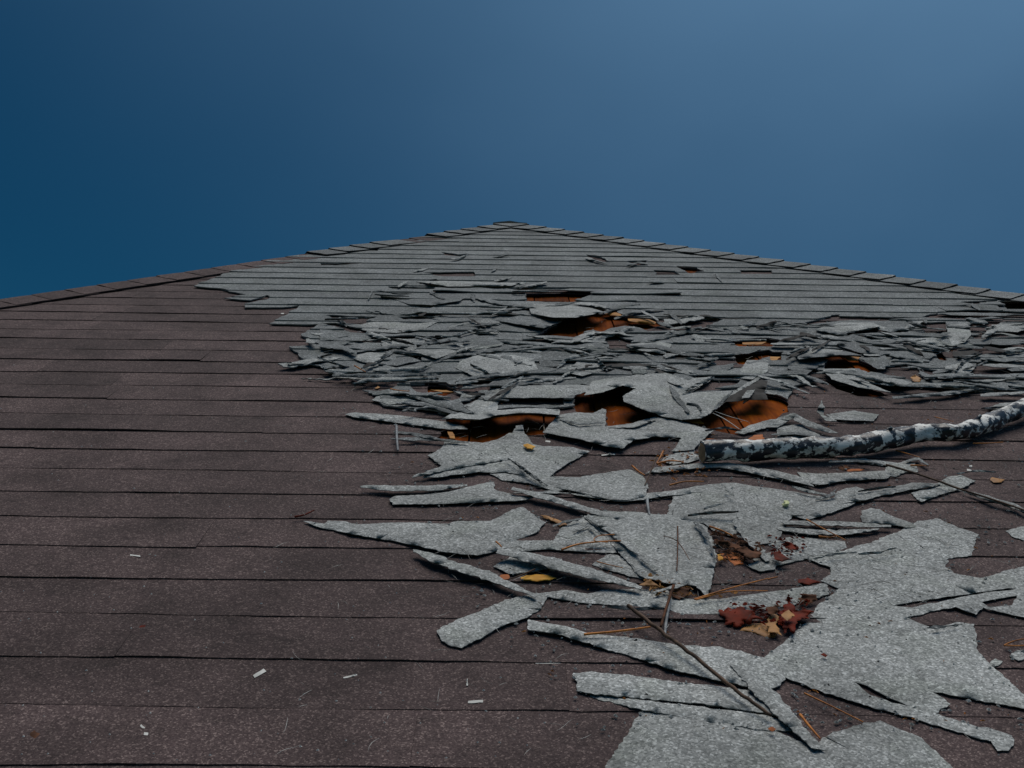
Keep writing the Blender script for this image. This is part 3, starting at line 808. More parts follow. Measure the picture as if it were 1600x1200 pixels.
flap('R2', [(150, 850, .2), (260, 800, .1), (400, 860, .3), (290, 930, .7), (180, 930, .5)], 1.5)
flap('R2', [(310, 960, .2), (430, 890, .1), (520, 870, .3), (580, 950, .4), (440, 990, .8)], 1.7)
flap('R2', [(960, 1010, .2), (1040, 960, .2), (1160, 1010, .3), (1250, 990, .6), (1090, 1090, .8), (1000, 1070, .4)], 1.6)
flap('R3', [(300, 455, .2), (460, 415, .1), (660, 415, .1), (700, 440, .9), (560, 465, 1.2), (420, 478, 1.0)], 1.5)
flap('R3', [(690, 460, .3), (760, 425, .1), (900, 425, .1), (880, 460, .8), (760, 475, .8)], 1.5)
flap('R3', [(1110, 430, .3), (1240, 420, .1), (1275, 490, .2), (1220, 540, .3), (1240, 558, .4), (1150, 560, .5), (1130, 510, .3)], 1.5)
flap('R3', [(440, 560, .1), (600, 505, .1), (760, 530, .2), (850, 570, .3), (760, 600, .3), (700, 625, .8), (560, 600, .6)], 1.5)
flap('R3', [(180, 600, .2), (260, 570, .1), (470, 590, .3), (440, 612, 1.0), (300, 628, 1.2)], 1.5)
flap('R3', [(580, 640, .1), (730, 620, .1), (760, 660, .2), (730, 705, .6), (680, 705, .8)], 1.5)
flap('R3', [(850, 520, .3), (1040, 508, .1), (1120, 545, .2), (1100, 565, .5), (960, 540, .6)], 1.5)
flap('R3', [(840, 590, .2), (1000, 600, .2), (1100, 590, .2), (1010, 640, .6), (900, 640, .5)], 1.6)
flap('R3', [(340, 710, .2), (540, 702, .1), (560, 735, .2), (840, 770, .2), (930, 805, .3), (760, 810, .9), (620, 790, .9), (770, 852, 1.4), (560, 820, 1.6), (400, 770, 1.0)], 1.6)
flap('R3', [(130, 680, .2), (330, 672, .2), (300, 700, .5), (240, 740, .7), (130, 705, .4)], 1.5)
flap('R3', [(1100, 690, .2), (1240, 660, .2), (1300, 690, .3), (1260, 730, .5), (1130, 725, .5)], 1.5)
flap('R3', [(1480, 700, .3), (1540, 680, .2), (1600, 690, .3), (1600, 715, .4), (1520, 720, .4)], 1.5)
flap('R3', [(1320, 780, .2), (1440, 755, .2), (1580, 765, .3), (1440, 780, .5)], 1.5)
flap('R3', [(1280, 400, .6), (1330, 385, .4), (1375, 415, .3), (1350, 428, .4)], 1.5)
flap('R3', [(1400, 430, .2), (1600, 422, .2), (1640, 450, .3), (1560, 475, .7), (1440, 470, .5), (1380, 500, .4)], 1.5)
flap('R4', [(330, 180, .2), (370, 130, .2), (470, 108, .3), (540, 130, .5), (620, 180, .5), (520, 200, .7), (430, 208, .5)], 1.4)
flap('R4', [(1020, 165, .6), (1070, 110, .2), (1130, 92, .2), (1600, 85, .3), (1720, 90, .4), (1660, 130, .6), (1600, 150, .8), (1530, 166, 1.0), (1300, 165, 1.0)], 1.6)
flap('R4', [(900, 220, .3), (1000, 170, .3), (1110, 190, .2), (1110, 250, .6), (1010, 295, .9), (960, 260, .5)], 1.5)
flap('R4', [(760, 300, .6), (830, 255, .4), (960, 262, .3), (1100, 245, .3), (1300, 228, .3), (1500, 240, .4), (1495, 272, 2.6), (1300, 258, 3.6), (1120, 270, 3.6), (1000, 302, 3.4), (830, 292, 2.6)], 1.4)
flap('R3', [(160, 600, .3), (300, 590, .2), (470, 592, .3), (590, 620, 1.0), (450, 618, 2.6), (300, 632, 2.8), (190, 645, 2.0)], 1.4)
# broad mats round the wood openings
flap('R5', [(470, 118, .6), (500, 60, .2), (640, 40, .1), (800, 20, .1), (960, 10, .1), (1100, 45, .1), (1250, 35, .4), (1180, 90, .4), (1080, 135, .4), (1390, 122, .5), (1340, 190, .9), (1230, 270, 1.4),
    (1180, 292, 1.0), (1060, 302, .6), (940, 282, .8), (830, 240, 2.6), (700, 190, 3.0), (690, 158, 2.6), (770, 108, 2.6), (690, 88, 3.2), (570, 130, 3.2), (450, 150, 2.4)], 1.7)
flap('R5', [(190, 382, .3), (290, 272, .3), (400, 256, .3), (510, 262, .2), (560, 232, .5), (590, 240, .9), (582, 345, .5), (740, 327, .1), (900, 282, .2), (1060, 312, .2), (1260, 372, .3), (1175, 440, .3),
    (1140, 490, .3), (1000, 500, .4), (1060, 415, .4), (900, 408, .5), (760, 430, .5), (690, 482, .5), (600, 470, .5), (450, 430, .5), (250, 392, .4)], 1.3)
flap('R5', [(1390, 385, .2), (1470, 340, .3), (1600, 305, .5), (1720, 290, .6), (1700, 320, .5), (1560, 360, .3), (1450, 392, .3)], 1.3)
flap('R6', [(-20, 190, .2), (60, 130, .6), (160, 100, 1.5), (190, 110, 1.7), (130, 150, .8), (60, 190, .3)], 1.5)
flap('R6', [(180, 112, 1.7), (260, 150, 1.6), (360, 190, 1.0), (440, 225, .4), (380, 225, .4), (230, 180, 1.0), (160, 140, 1.2)], 1.3)
flap('R6', [(60, 190, .2), (200, 170, .2), (330, 240, .3), (300, 268, .3), (60, 262, .2)], 1.0)
flap('R6', [(305, 95, 1.0), (335, 20, 2.6), (352, 60, 2.0), (350, 115, .8), (430, 150, .6), (370, 150, .7)], 1.2)
flap('R6', [(360, 110, .2), (540, 85, .2), (690, 110, .2), (660, 150, .3), (500, 145, .4), (400, 140, .3)], 1.1)
flap('R5', [(1300, 195, 2.0), (1440, 110, 2.8), (1560, 50, 3.0), (1600, 62, 2.6), (1580, 130, 2.0), (1600, 175, 1.8), (1460, 180, 2.0)], 1.7, mats=('under', 'felt', 'under'))
flap('R5', [(1430, 170, 2.2), (1470, 120, 2.6), (1520, 115, 2.6), (1480, 165, 2.4)], 2.2)
flap('R6', [(1350, 75, .3), (1450, 40, .3), (1600, 30, .3), (1600, 55, .4), (1460, 80, .4)], 1.1)
flap('R3', [(1240, 310, .2), (1300, 300, .2), (1420, 300, .2), (1470, 338, .3), (1330, 338, .3)], 1.6)

# small torn scraps thrown across the battered belt: mostly along the courses, one edge lifted
rnd = random.Random(77)
BELT = [(450, 530), (560, 510), (640, 470), (900, 460), (940, 485), (1100, 502), (1450, 500), (1600, 490), (1600, 612), (1350, 600), (1270, 585), (1240, 640), (1060, 600), (900, 600), (740, 640), (620, 640), (470, 575)]
made = 0
while made < 95:
    x = rnd.uniform(440, 1600); y = rnd.uniform(430, 640)
    if not inside((x, y), BELT): continue
    if rnd.random() < 0.45 and not (490 < y < 600): continue
    u_, s_ = plane(x, y)
    if any(inside((u_, s_), h) for h in HOLES): continue
    ln = rnd.uniform(0.05, 0.17); wd = rnd.uniform(0.02, 0.07); th = rnd.gauss(0, 0.6) + (pi if rnd.random() < 0.5 else 0)
    if rnd.random() < 0.45: wd = rnd.uniform(0.01, 0.02); ln *= 1.3; th = rnd.uniform(0, 2 * pi)
    n_ = rnd.randint(4, 6); pl = []; 
    for q in range(n_):
        a = 2 * pi * (q + rnd.uniform(-.3, .3)) / n_
        r_ = rnd.uniform(0.6, 1.1)
        xx, yy = cos(a) * ln * r_, sin(a) * wd * r_
        pl.append((u_ + xx * cos(th) - yy * sin(th), s_ + xx * sin(th) + yy * cos(th)))
    # nothing may lie across an opening
    if any(inside(p, h) for p in pl + [(u_, s_)] for h in HOLES): continue
    if any(inside(q, pl) for h in HOLES for q in h[::3]): continue
    base = rnd.uniform(0.009, 0.017); gx = rnd.uniform(-0.10, 0.10); gy = -rnd.uniform(0.0, 0.14); sd_ = rnd.random() * 90
    lo_ = min(p[1] for p in pl)
    def hf(a, b, u_=u_, s_=s_, base=base, gx=gx, gy=gy, sd_=sd_): return max(0.009, base + (a - u_) * gx + (b - s_) * gy + 0.012 * nn(a * 9, b * 9, sd_) + 0.006 * nn(a * 25, b * 25, sd_))
    radopt(sheet('torn_shingle', roughen(pl, 0.009, 0.007, sd_), hf, 0.003, 0.018, (rnd.choice(('grey', 'grey_old')), 'felt', 'under') if rnd.random() < 0.85 else ('under', 'felt', 'under')))
    made += 1

for reg, pts, w_, b_ in (('R5', [(985, 90), (1040, 175), (1105, 255)], 34, 2.9), ('R5', [(1060, 135), (1160, 80), (1265, 35)], 20, 2.6), ('R5', [(1090, 205), (1150, 215), (1185, 250)], 26, 2.6),
        ('R5', [(1380, 125), (1300, 200), (1230, 270)], 16, 3.0), ('R5', [(820, 60), (930, 50), (1010, 70)], 12, 2.0), ('R5', [(20, 560), (110, 640), (195, 710)], 12, 1.6), ('R4', [(1180, 545), (1290, 625), (1420, 715)], 12, 1.6),
        ('R5', [(300, 300), (420, 330), (560, 320)], 10, 1.5), ('R5', [(600, 350), (760, 345), (900, 300)], 10, 1.5), ('R5', [(1210, 370), (1330, 350), (1440, 372)], 12, 1.2),
        ('R6', [(20, 235), (160, 225), (290, 245)], 12, 1.2), ('R6', [(380, 405), (560, 400), (720, 425)], 14, 1.2), ('R6', [(860, 400), (940, 385), (1000, 425)], 16, 1.0), ('R6', [(1330, 70), (1480, 65), (1620, 40)], 14, 1.2),
        ('R6', [(1180, 480), (1300, 460), (1420, 470)], 8, 0.9), ('R6', [(560, 590), (680, 570), (800, 560)], 12, 1.3), ('R6', [(150, 560), (260, 590), (370, 610)], 16, 1.2), ('R6', [(300, 640), (400, 610), (430, 570)], 14, 1.3),
        ('R5', [(1200, 860), (1260, 840), (1320, 825)], 12, 1.5), ('R5', [(1100, 900), (1240, 885), (1420, 875)], 14, 1.5), ('R5', [(1330, 720), (1360, 760), (1390, 775)], 10, 1.5),
        ('R5', [(380, 1000), (480, 960), (540, 1010)], 14, 1.2), ('Q2', [(250, 90), (330, 60), (430, 40)], 14, 1.2), ('Q2', [(1140, 60), (1220, 150), (1270, 290)], 18, 1.6), ('Q2', [(600, 590), (780, 605), (940, 600)], 16, 0.9),
        ('Q2', [(880, 500), (1000, 470), (1110, 440)], 14, 1.5), ('Q3', [(280, 370), (420, 340), (560, 330)], 10, 1.1), ('Q3', [(560, 340), (700, 330), (800, 300)], 10, 1.3), ('Q3', [(1000, 800), (1100, 795), (1220, 780)], 12, 1.2)):
    radopt(strip('torn_strip', reg, pts, w_, b_, None, lifts=(0.3, 0.5), mats=(RN.choice(('grey', 'grey_old')), 'felt', 'under')))
# splinters of shingle standing proud at odd angles
rnd = random.Random(31)
q_ = 0
while q_ < 55:
    x = rnd.uniform(480, 1590); y = rnd.uniform(485, 615)
    if not inside((x, y), BELT): continue
    if any(inside(plane(x, y), h) for h in HOLES): continue
    ln = rnd.uniform(14, 48) * (y / 560); an = radians(rnd.choice((-1, 1)) * rnd.uniform(4, 32))
    dx, dy = cos(an) * ln / 2, sin(an) * ln / 2
    if any(inside(plane(x + k_ * dx, y + k_ * dy), h) for h in HOLES for k_ in (-1.2, 1.2)): continue
    radopt(strip('torn_strip', 'P', [(x - dx, y - dy), (x + rnd.uniform(-3, 3), y + rnd.uniform(-2, 2)), (x + dx, y + dy)], rnd.uniform(2.5, 6), rnd.uniform(0.9, 1.5), None, seed=q_, lifts=(rnd.uniform(0, 2.4), rnd.uniform(0, 2.4)),
                 mats=(rnd.choice(('grey', 'grey', 'grey_old', 'under')), 'felt', 'under')))
    q_ += 1

# split bits of deck wood standing in the openings
def splinter(reg, pts, **k): return radopt(traced('wood_splinter', reg, pts, k.get('base', 0.8), None, 0.2, thick=0.007, amp=0.002, mats=('plank_pale', 'plank_pale', 'plank')))
splinter('R2', [(560, 596), (600, 585), (705, 600), (690, 614), (610, 610)])
splinter('R2', [(725, 630), (860, 636), (905, 655), (890, 665), (800, 658), (730, 645)])
splinter('R3', [(180, 640), (300, 648), (350, 665), (250, 668), (190, 655)])
splinter('R3', [(460, 622), (575, 632), (560, 652), (510, 650)])
splinter('R3', [(0, 628), (80, 630), (50, 652), (0, 650)])
splinter('R5', [(1075, 300), (1090, 275), (1150, 285), (1200, 325), (1130, 318)], base=0.3)
splinter('R4', [(795, 378), (830, 380), (845, 420), (815, 418)], base=0.2)
splinter('R2', [(1440, 780), (1590, 776), (1560, 792), (1440, 795)], base=0.2)
splinter('R4', [(690, 115), (790, 118), (840, 130), (760, 130)], base=0.3)

# ================================================================== LOOSE SHEETS IN THE FOREGROUND
LG = 'loose grey shingle pieces lying on the brown courses'
def loose(label, reg, pts, base=1.0, name='shingle_piece', cat='shingle piece', wav=0.3, **k):
    o = traced(name, reg, pts, base - (0.5 if base < 1.25 else 0.4), None, wav, liftk=0.42, floor=0.0040, **k)
    if o is not None: tag(o, label, cat, LG)
    return o
def lstrip(label, reg, pts, w_, base=1.1, lifts=None, name='shingle_strip', cat='shingle strip', **k):
    o = strip(name, reg, pts, w_, base - 0.3, None, lifts=lifts, liftk=0.6, wav=0.4, floor=0.0045, **k)
    if o is not None: tag(o, label, cat, LG)
    return o

BIGCUT = [up('Q7', [(540, 660), (620, 688), (760, 760), (885, 812), (780, 792), (640, 742), (590, 705)]),
          up('Q3', [(1335, 642), (1555, 603), (1525, 662), (1380, 672)]),
          up('Q3', [(780, 664), (1000, 628), (1500, 556), (1560, 560), (1300, 592), (900, 676)])]
BIGCUT = [roughen(b, 0.01, 0.002, 3 + i) for i, b in enumerate(BIGCUT)]
Q7 = lambda pts: [(p[0], p[1] + 480) + tuple(p[2:]) for p in pts]     # Q7 window -> Q3 window coordinates
big = [(440, 556, .2), (370, 610, .2), (290, 700, .2), (200, 800, .2), (40, 940, .2), (-30, 990, .3), (-50, 1050, .5)] + \
      Q7([(80, 622, .5), (230, 682, .5), (430, 752, .5), (600, 802, .5), (900, 882, .5), (1100, 950, .4), (1300, 1010, .3), (1400, 1032, .2), (1430, 1085, .2), (1500, 1090, .1), (1550, 1020, .1), (1530, 990, .1),
      (1400, 955, .2), (1200, 910, .2), (1030, 862, .3), (1140, 800, .7), (1060, 742, .6), (1010, 718, .4), (1200, 752, .5), (1620, 832, .5), (1800, 860, .4), (1800, 800, .2), (1600, 750, .1), (1500, 640, 0), (1400, 560, 0), (1310, 470, 0), (1290, 300, .1), (1180, 288, .3), (1020, 322, .2), (930, 290, .2),
      (862, 258, .6), (1170, 192, 1.0), (1310, 245, .8), (1345, 200, .6), (1620, 262, .6), (1820, 290, .5)]) + \
      [(1820, 380, .1), (1600, 415, .1), (1330, 492, .1), (1160, 462, 0), (1110, 420, 0), (1130, 370, .1), (1270, 350, .3), (1312, 215, .2), (1200, 180, .1), (1060, 120, .1), (940, 140, .1), (820, 200, .1), (600, 280, .1), (470, 320, .1),
       (300, 350, .1), (225, 368, .1), (385, 425, .1), (392, 470, .1), (330, 510, .1)]
loose('largest grey sheet, torn and jagged, covering the right foreground', 'Q3', big, 1.05, wav=0.25, grid=0.035, holes=BIGCUT, thick=0.0026)
loose('large pale grey sheet cut off by the bottom edge of the view', 'P', [(1005, 1108, .2), (1100, 1118, .2), (1215, 1142, .1), (1268, 1168, .1), (1300, 1146, .2), (1350, 1130, .2), (1375, 1126, .2), (1440, 1152, .2), (1490, 1200, .2), (1520, 1260, .2), (900, 1260, .3), (945, 1200, .3), (985, 1140, .3)], 1.0)
loose('long grey wedge pointing left, sharpest tip on the bare brown courses', 'P', [(474, 814, .9), (486, 814, .8), (505, 818, .5), (512, 813, .3), (540, 815, .2), (560, 819, .2), (640, 816, .1), (700, 818, .1), (715, 814, .1), (768, 814, 0), (800, 796, 0), (816, 792, .1), (835, 805, .2),
    (852, 816, .8), (838, 832, 1.3), (800, 846, .6), (778, 860, .9), (745, 868, 1.3), (690, 862, 1.5), (650, 852, 1.2), (560, 836, 1.0), (500, 824, 1.0)], 1.0, grid=0.025)
loose('stubby grey tab with rounded end, tilting down to the left', 'P', [(683, 985, .5), (702, 974, .3), (745, 956, .3), (790, 938, .3), (838, 926, .5), (855, 932, .7), (845, 950, .9), (826, 962, .9), (790, 976, .9), (745, 1000, .8), (722, 1012, .5), (700, 1008, .4), (690, 998, .4)], 1.0, grid=0.02)
loose('long tapering grey strip pointing left below the dark wood stick', 'P', [(825, 968, .5), (845, 972, .4), (885, 978, .3), (925, 990, .2), (1000, 998, .1), (1060, 1008, .1), (1130, 1012, .1), (1200, 1028, .1), (1230, 1056, .2), (1222, 1072, .4), (1195, 1078, .6), (1130, 1064, .9),
    (1060, 1048, 1.1), (1000, 1030, 1.0), (930, 1008, 1.0), (870, 990, .9), (826, 984, .8)], 1.0, grid=0.022)
loose('blunt grey strip with frayed square end, second from the bottom', 'P', [(896, 1052, .4), (930, 1050, .3), (980, 1054, .2), (1050, 1064, .1), (1100, 1070, .1), (1180, 1078, .1), (1235, 1105, .2), (1250, 1130, .3), (1200, 1114, .8), (1100, 1100, 1.0), (1000, 1090, .9), (930, 1084, .8), (902, 1080, .6)], 1.1, grid=0.022)
loose('thin ragged ledge tucked under the blunt frayed strip', 'P', [(920, 1085, .3), (960, 1089, .3), (1080, 1102, .3), (1200, 1118, .3), (1262, 1142, .2), (1180, 1139, .7), (1100, 1126, .8), (1000, 1107, .8), (935, 1093, .7)], 0.95, grid=0.022)
loose('narrow grey blade lying diagonally above the bottom sheet', 'P', [(1140, 1038, .4), (1168, 1044, .3), (1218, 1086, .3), (1252, 1130, .2), (1290, 1172, .1), (1268, 1168, .4), (1225, 1130, .9), (1180, 1085, 1.1)], 1.5, grid=0.02)
lstrip('thin crooked grey strip joining the wedge to the rounded tab', 'P', [(645, 860), (700, 880), (770, 902), (838, 932)], 13, 1.3, (1.0, .5))
loose('crumpled grey wad where the crooked strip meets the rounded tab', 'P', [(770, 885, .4), (800, 868, .3), (840, 872, .4), (870, 885, .3), (835, 893, .9), (795, 896, .9)], 1.1, grid=0.02)
loose('round edged grey mat in the centre with a red stalk on it', 'P', [(912, 806, .1), (945, 798, .1), (990, 800, .1), (1040, 804, .1), (1085, 812, .1), (1105, 824, .2), (1116, 850, .5), (1120, 875, .8), (1110, 920, 1.0), (1104, 932, 1.0), (1088, 915, .9), (1045, 912, .9), (1000, 900, .5), (975, 872, .4), (945, 838, .3)], 1.3, grid=0.025)
loose('small grey mat left of the round edged mat, with orange needles across', 'P', [(864, 846, .1), (876, 824, .1), (912, 807, .1), (930, 818, .2), (958, 840, .3), (990, 862, .5), (930, 858, .4), (868, 856, .3)], 1.05, grid=0.02)
loose('narrow grey ledge under the wedge and the small central mat', 'P', [(770, 856, .2), (800, 842, .1), (860, 842, .1), (925, 856, .1), (992, 862, .2), (950, 864, .6), (900, 861, .8), (850, 858, .8), (800, 862, .6)], 0.95, grid=0.02)
lstrip('long twisted grey strip slanting right, just above the yellow leaf', 'P', [(778, 860), (850, 876), (920, 895), (1002, 918)], 17, 1.9, (1.2, .3))
loose('broken grey scrap beneath the round edged mat', 'P', [(925, 882, .2), (952, 866, .2), (992, 872, .1), (1015, 890, .2), (1010, 904, .5), (985, 900, .6), (955, 892, .6)], 1.0, grid=0.02)
loose('long low grey ledge running right from the rounded tab', 'P', [(832, 928, .2), (885, 922, .1), (918, 928, .1), (940, 922, .3), (992, 920, .1), (1045, 922, .1), (1050, 936, .2), (1125, 936, .1), (1200, 925, .1), (1290, 912, .1), (1295, 928, .4), (1240, 946, .5), (1125, 960, .4), (1070, 960, .5), (1040, 950, .9), (940, 944, .9), (905, 941, .8), (862, 934, .6)], 1.0, grid=0.025)
loose('grey slab with red leaf bits on it, right of the brown leaf heap', 'P', [(1175, 872, .2), (1215, 858, .2), (1190, 846, .2), (1240, 838, .1), (1320, 846, .1), (1325, 856, .2), (1290, 868, .1), (1262, 872, .1), (1220, 882, .4), (1190, 888, .5)], 1.0, grid=0.025)
loose('broad grey mat sloping right from the thin middle strips', 'P', [(1045, 790, .1), (1058, 765, .1), (1110, 756, .1), (1145, 754, .1), (1200, 762, .1), (1240, 768, .1), (1300, 778, .2), (1340, 766, .1), (1360, 765, .1), (1330, 790, .8), (1262, 812, .9), (1240, 806, .4), (1228, 820, .2), (1215, 846, .3),
    (1180, 852, .3), (1150, 838, .3), (1120, 832, .3), (1100, 818, .3), (1042, 808, .3)], 1.15, grid=0.03)
loose('grey mat with a pointed tongue left of the fallen branch end', 'P', [(669, 712, .3), (690, 700, .2), (696, 689, .1), (730, 690, .1), (755, 692, .1), (782, 685, .1), (796, 676, .2), (822, 678, .3), (832, 694, .2), (850, 697, .1), (890, 698, .2), (922, 705, .5), (885, 726, .8), (866, 738, .7), (858, 745, .3),
    (905, 745, .1), (950, 738, .1), (985, 733, .1), (1006, 744, .1), (1012, 760, .3), (1008, 775, .9), (975, 782, 1.3), (950, 780, 1.2), (900, 768, 1.0), (850, 758, .9), (822, 744, .5), (790, 737, .4), (770, 738, .4), (700, 735, .4)], 1.2, grid=0.025)
loose('curled grey lip rolling along under the branch', 'R5', [(830, 640, .2), (900, 600, .6), (1000, 590, .9), (1160, 575, 1.0), (1350, 568, 1.0), (1480, 592, 1.0), (1620, 632, .8), (1780, 650, .5), (1870, 690, .3), (1760, 690, .7), (1600, 660, 1.0), (1450, 625, 1.4), (1300, 600, 1.5), (1150, 605, 1.5), (980, 625, 1.2)], 1.1, grid=0.022)
loose('bent grey strip pointing left above the long thin pair of strips', 'R5', [(0, 760, .2), (780, 770, .1), (1170, 725, .2), (1190, 752, .8), (1000, 775, 1.3), (820, 800, 1.5), (700, 812, 1.5), (500, 790, 1.2), (250, 742, 1.0), (100, 700, .6), (-60, 680, .3), (-140, 640, .2), (0, 630, .1), (300, 690, .1), (600, 730, .1)], 1.1, grid=0.025)
lstrip('dark edged grey ribbon slanting down toward the central mat', 'R5', [(0, 732), (240, 795), (500, 872), (760, 935)], 34, 1.4, (1.2, .3))
lstrip('upper of two long grey slivers pointing left over bare brown courses', 'R4', [(250, 720), (450, 732), (700, 728), (920, 712)], 34, 1.2, (.9, .2))
loose('lower, thicker of the two long grey slivers pointing left', 'R4', [(440, 800, .6), (470, 778, .5), (640, 772, .3), (800, 752, .2), (980, 708, .1), (1085, 690, .1), (1090, 740, .3), (1240, 780, .3), (1330, 790, .3), (1260, 806, .7), (900, 824, .9), (640, 830, .9), (460, 832, .8)], 1.2, grid=0.022)
lstrip('faint grey sliver beside the left tip of the tongued mat', 'R4', [(570, 662), (760, 610), (950, 575), (1190, 545)], 26, 1.4, (.9, .3))
lstrip('grey fold under the tongued mat, left of the ribbon', 'R4', [(640, 660), (860, 628), (1080, 612)], 30, 1.1, (.5, .3))
loose('long grey sliver reaching left to the wood opening', 'R4', [(155, 268, .7), (220, 258, .6), (400, 268, .3), (600, 288, .2), (780, 315, .2), (890, 340, .8), (925, 362, .9), (800, 362, 1.2), (600, 338, 1.1), (400, 310, 1.0), (230, 290, .9)], 1.2, grid=0.022)
loose('grey scrap between brown patches above the right hand pale seed', 'R6', [(410, 635, .3), (430, 590, .2), (550, 560, .1), (640, 590, .2), (600, 620, .4), (480, 645, .6)], 1.0, grid=0.02)
lstrip('straight grey strip rising right toward the dark thin stick', 'R6', [(440, 660), (640, 610), (900, 560), (1080, 545)], 42, 1.2, (.5, .5))
loose('forked grey scrap under the dark thin stick at right', 'R6', [(890, 600, .2), (1020, 560, .2), (1130, 500, .3), (1200, 488, .3), (1300, 525, .3), (1200, 575, .6), (1080, 610, .9), (960, 655, .9), (930, 640, .5)], 1.1, grid=0.022)
loose('rounded grey tongue right of the pale seed', 'R6', [(570, 752, .3), (590, 712, .2), (640, 695, .2), (700, 702, .2), (760, 738, .2), (900, 792, .3), (940, 815, .3), (860, 815, .8), (740, 795, .9), (640, 790, .6), (590, 780, .5)], 1.15, grid=0.02)
lstrip('upper of the two thin strips left of the rounded tongue', 'R6', [(100, 785), (400, 790), (600, 800), (770, 808)], 26, 1.3, (.4, .6))
lstrip('lower of the two thin strips left of the rounded tongue', 'R6', [(60, 820), (300, 845), (500, 845), (700, 825)], 30, 1.1, (.3, .6))
loose('left arm of the grey V under the branch', 'R6', [(-60, 445, .6), (20, 455, .7), (140, 482, .7), (250, 530, .6), (290, 560, .8), (200, 540, 1.2), (80, 505, 1.2), (-40, 480, 1.0)], 1.2, grid=0.02)
loose('right arm of the grey V under the branch', 'R6', [(180, 470, .4), (300, 480, .3), (450, 475, .3), (740, 462, .3), (760, 490, .6), (740, 512, 1.0), (500, 522, 1.2), (320, 550, 1.2), (230, 530, .8)], 1.2, grid=0.02)
loose('soft grey scrap under the middle of the branch', 'R6', [(430, 385, .3), (600, 385, .4), (760, 405, .5), (870, 425, .3), (760, 430, .7), (600, 410, .8)], 1.0, grid=0.02)
loose('tattered grey scrap crossed by the start of the dark thin stick', 'R6', [(730, 440, .3), (860, 400, .2), (920, 410, .3), (940, 470, .4), (860, 470, .5), (800, 500, .5), (740, 490, .5)], 1.0, grid=0.02)
loose('grey corner piece at the right edge above the largest sheet', 'R6', [(1490, 840, .3), (1560, 815, .2), (1640, 800, .2), (1760, 830, .2), (1700, 900, .4), (1590, 895, .6), (1530, 870, .6)], 1.0, grid=0.025)
lstrip('grey strip at the right edge, highest above the largest sheet', 'R6', [(1180, 575), (1400, 640), (1560, 690), (1700, 760)], 26, 1.2, (.4, .6))
loose('small grey lump at the right edge beside orange needles', 'Q7', [(1510, 500, .3), (1560, 465, .2), (1620, 470, .2), (1620, 510, .3), (1560, 530, .5)], 1.0, grid=0.02)
loose('lone grey chip by the right notch of the largest sheet', 'Q7', [(1390, 540, .3), (1420, 515, .2), (1460, 530, .2), (1440, 562, .4), (1400, 562, .4)], 1.0, grid=0.02)
lstrip('grey blade resting on the round edged mat, slanting down right', 'Q2', [(470, 20), (620, 120), (760, 230), (900, 360)], 34, 1.9, (.5, .4))
lstrip('grey blade pointing up beside the brown leaf heap', 'Q2', [(1390, 50), (1480, 160), (1600, 300)], 50, 1.6, (.8, .2))
loose('small grey scrap beside the tip of the lone blade near the leaf heap', 'Q2', [(1480, 330, .2), (1560, 300, .2), (1660, 320, .2), (1640, 360, .5), (1540, 370, .5)], 1.0, grid=0.02)
loose('tattered grey scrap touching the cut end of the branch', 'R5', [(930, 560, .2), (1000, 500, .2), (1120, 480, .2), (1170, 455, .2), (1180, 545, .3), (1100, 570, .5), (1000, 585, .6)], 1.0, grid=0.02)
loose('brown backed triangle of shingle by the two wood openings', 'R4', [(1200, 400, .2), (1225, 340, 1.8), (1270, 335, 2.2), (1275, 380, 1.4), (1340, 470, .4), (1280, 450, .5)], 1.2, grid=0.02)

# ================================================================== BRANCH, STICKS, LEAVES
def pts3(P): return P
br = bpy.data.objects.new('fallen_branch', None); COL.objects.link(br)
cl_ = line('P', [(1097, 707, 3.8), (1150, 704, 3.8), (1220, 701, 3.6), (1300, 699, 3.6), (1345, 694, 3.6), (1400, 684, 3.8), (1450, 676, 3.8), (1500, 674, 3.8), (1540, 662, 3.4), (1580, 645, 3.8), (1640, 622, 4.6), (1760, 590, 5.0), (1900, 575, 4.0)], 8)
br.location = cl_[0]; bpy.context.view_layer.update(); BI = br.matrix_world.inverted()
n_ = len(cl_); rr = [0.0245 + 0.003 * nn(i * 0.21, 3) + 0.0020 * nn(i * 0.6, 9) - 0.004 * i / n_ for i in range(n_)]
o = tube('bark', cl_, rr, 'bark', 30, None, 0.24, True, 'bark'); o.parent = br; o.matrix_parent_inverse = BI
# sawn/broken end of the branch
e0 = cl_[0] + (cl_[0] - cl_[1]).normalized() * 0.003; d0 = (cl_[0] - cl_[1]).normalized()
a = d0.cross(Vector((0, 0, 1))).normalized(); b = d0.cross(a)
vv = [e0]; ff = []
for ring, q in ((1, 0.35), (2, 0.7), (3, 0.93)):
    for k in range(18):
        t = 2 * pi * k / 18
        vv.append(e0 + (a * cos(t) + b * sin(t)) * rr[0] * q + d0 * (0.003 * nn(k * 0.9, ring * 2.0) - (0.0035 if ring == 3 else 0)))
for k in range(18):
    q = (k + 1) % 18
    ff.append([0, 1 + k, 1 + q]); ff.append([1 + k, 19 + k, 19 + q, 1 + q]); ff.append([19 + k, 37 + k, 37 + q, 19 + q])
o = link('broken_end', vv, ff, ['cutwood']); o.parent = br; o.matrix_parent_inverse = BI
for i, rr_ in ((38, 0.006), (61, 0.005)):
    st = [cl_[i] + N * 0.016, cl_[i] + N * 0.026 + U * 0.004, cl_[i] + N * 0.032 + U * 0.008]
    o = tube('knot', st, [0.009, rr_, rr_ * 0.7], 'bark', 8); o.parent = br; o.matrix_parent_inverse = BI
tag(br, 'black fallen branch with white lichen patches lying across the right of the roof', 'branch')

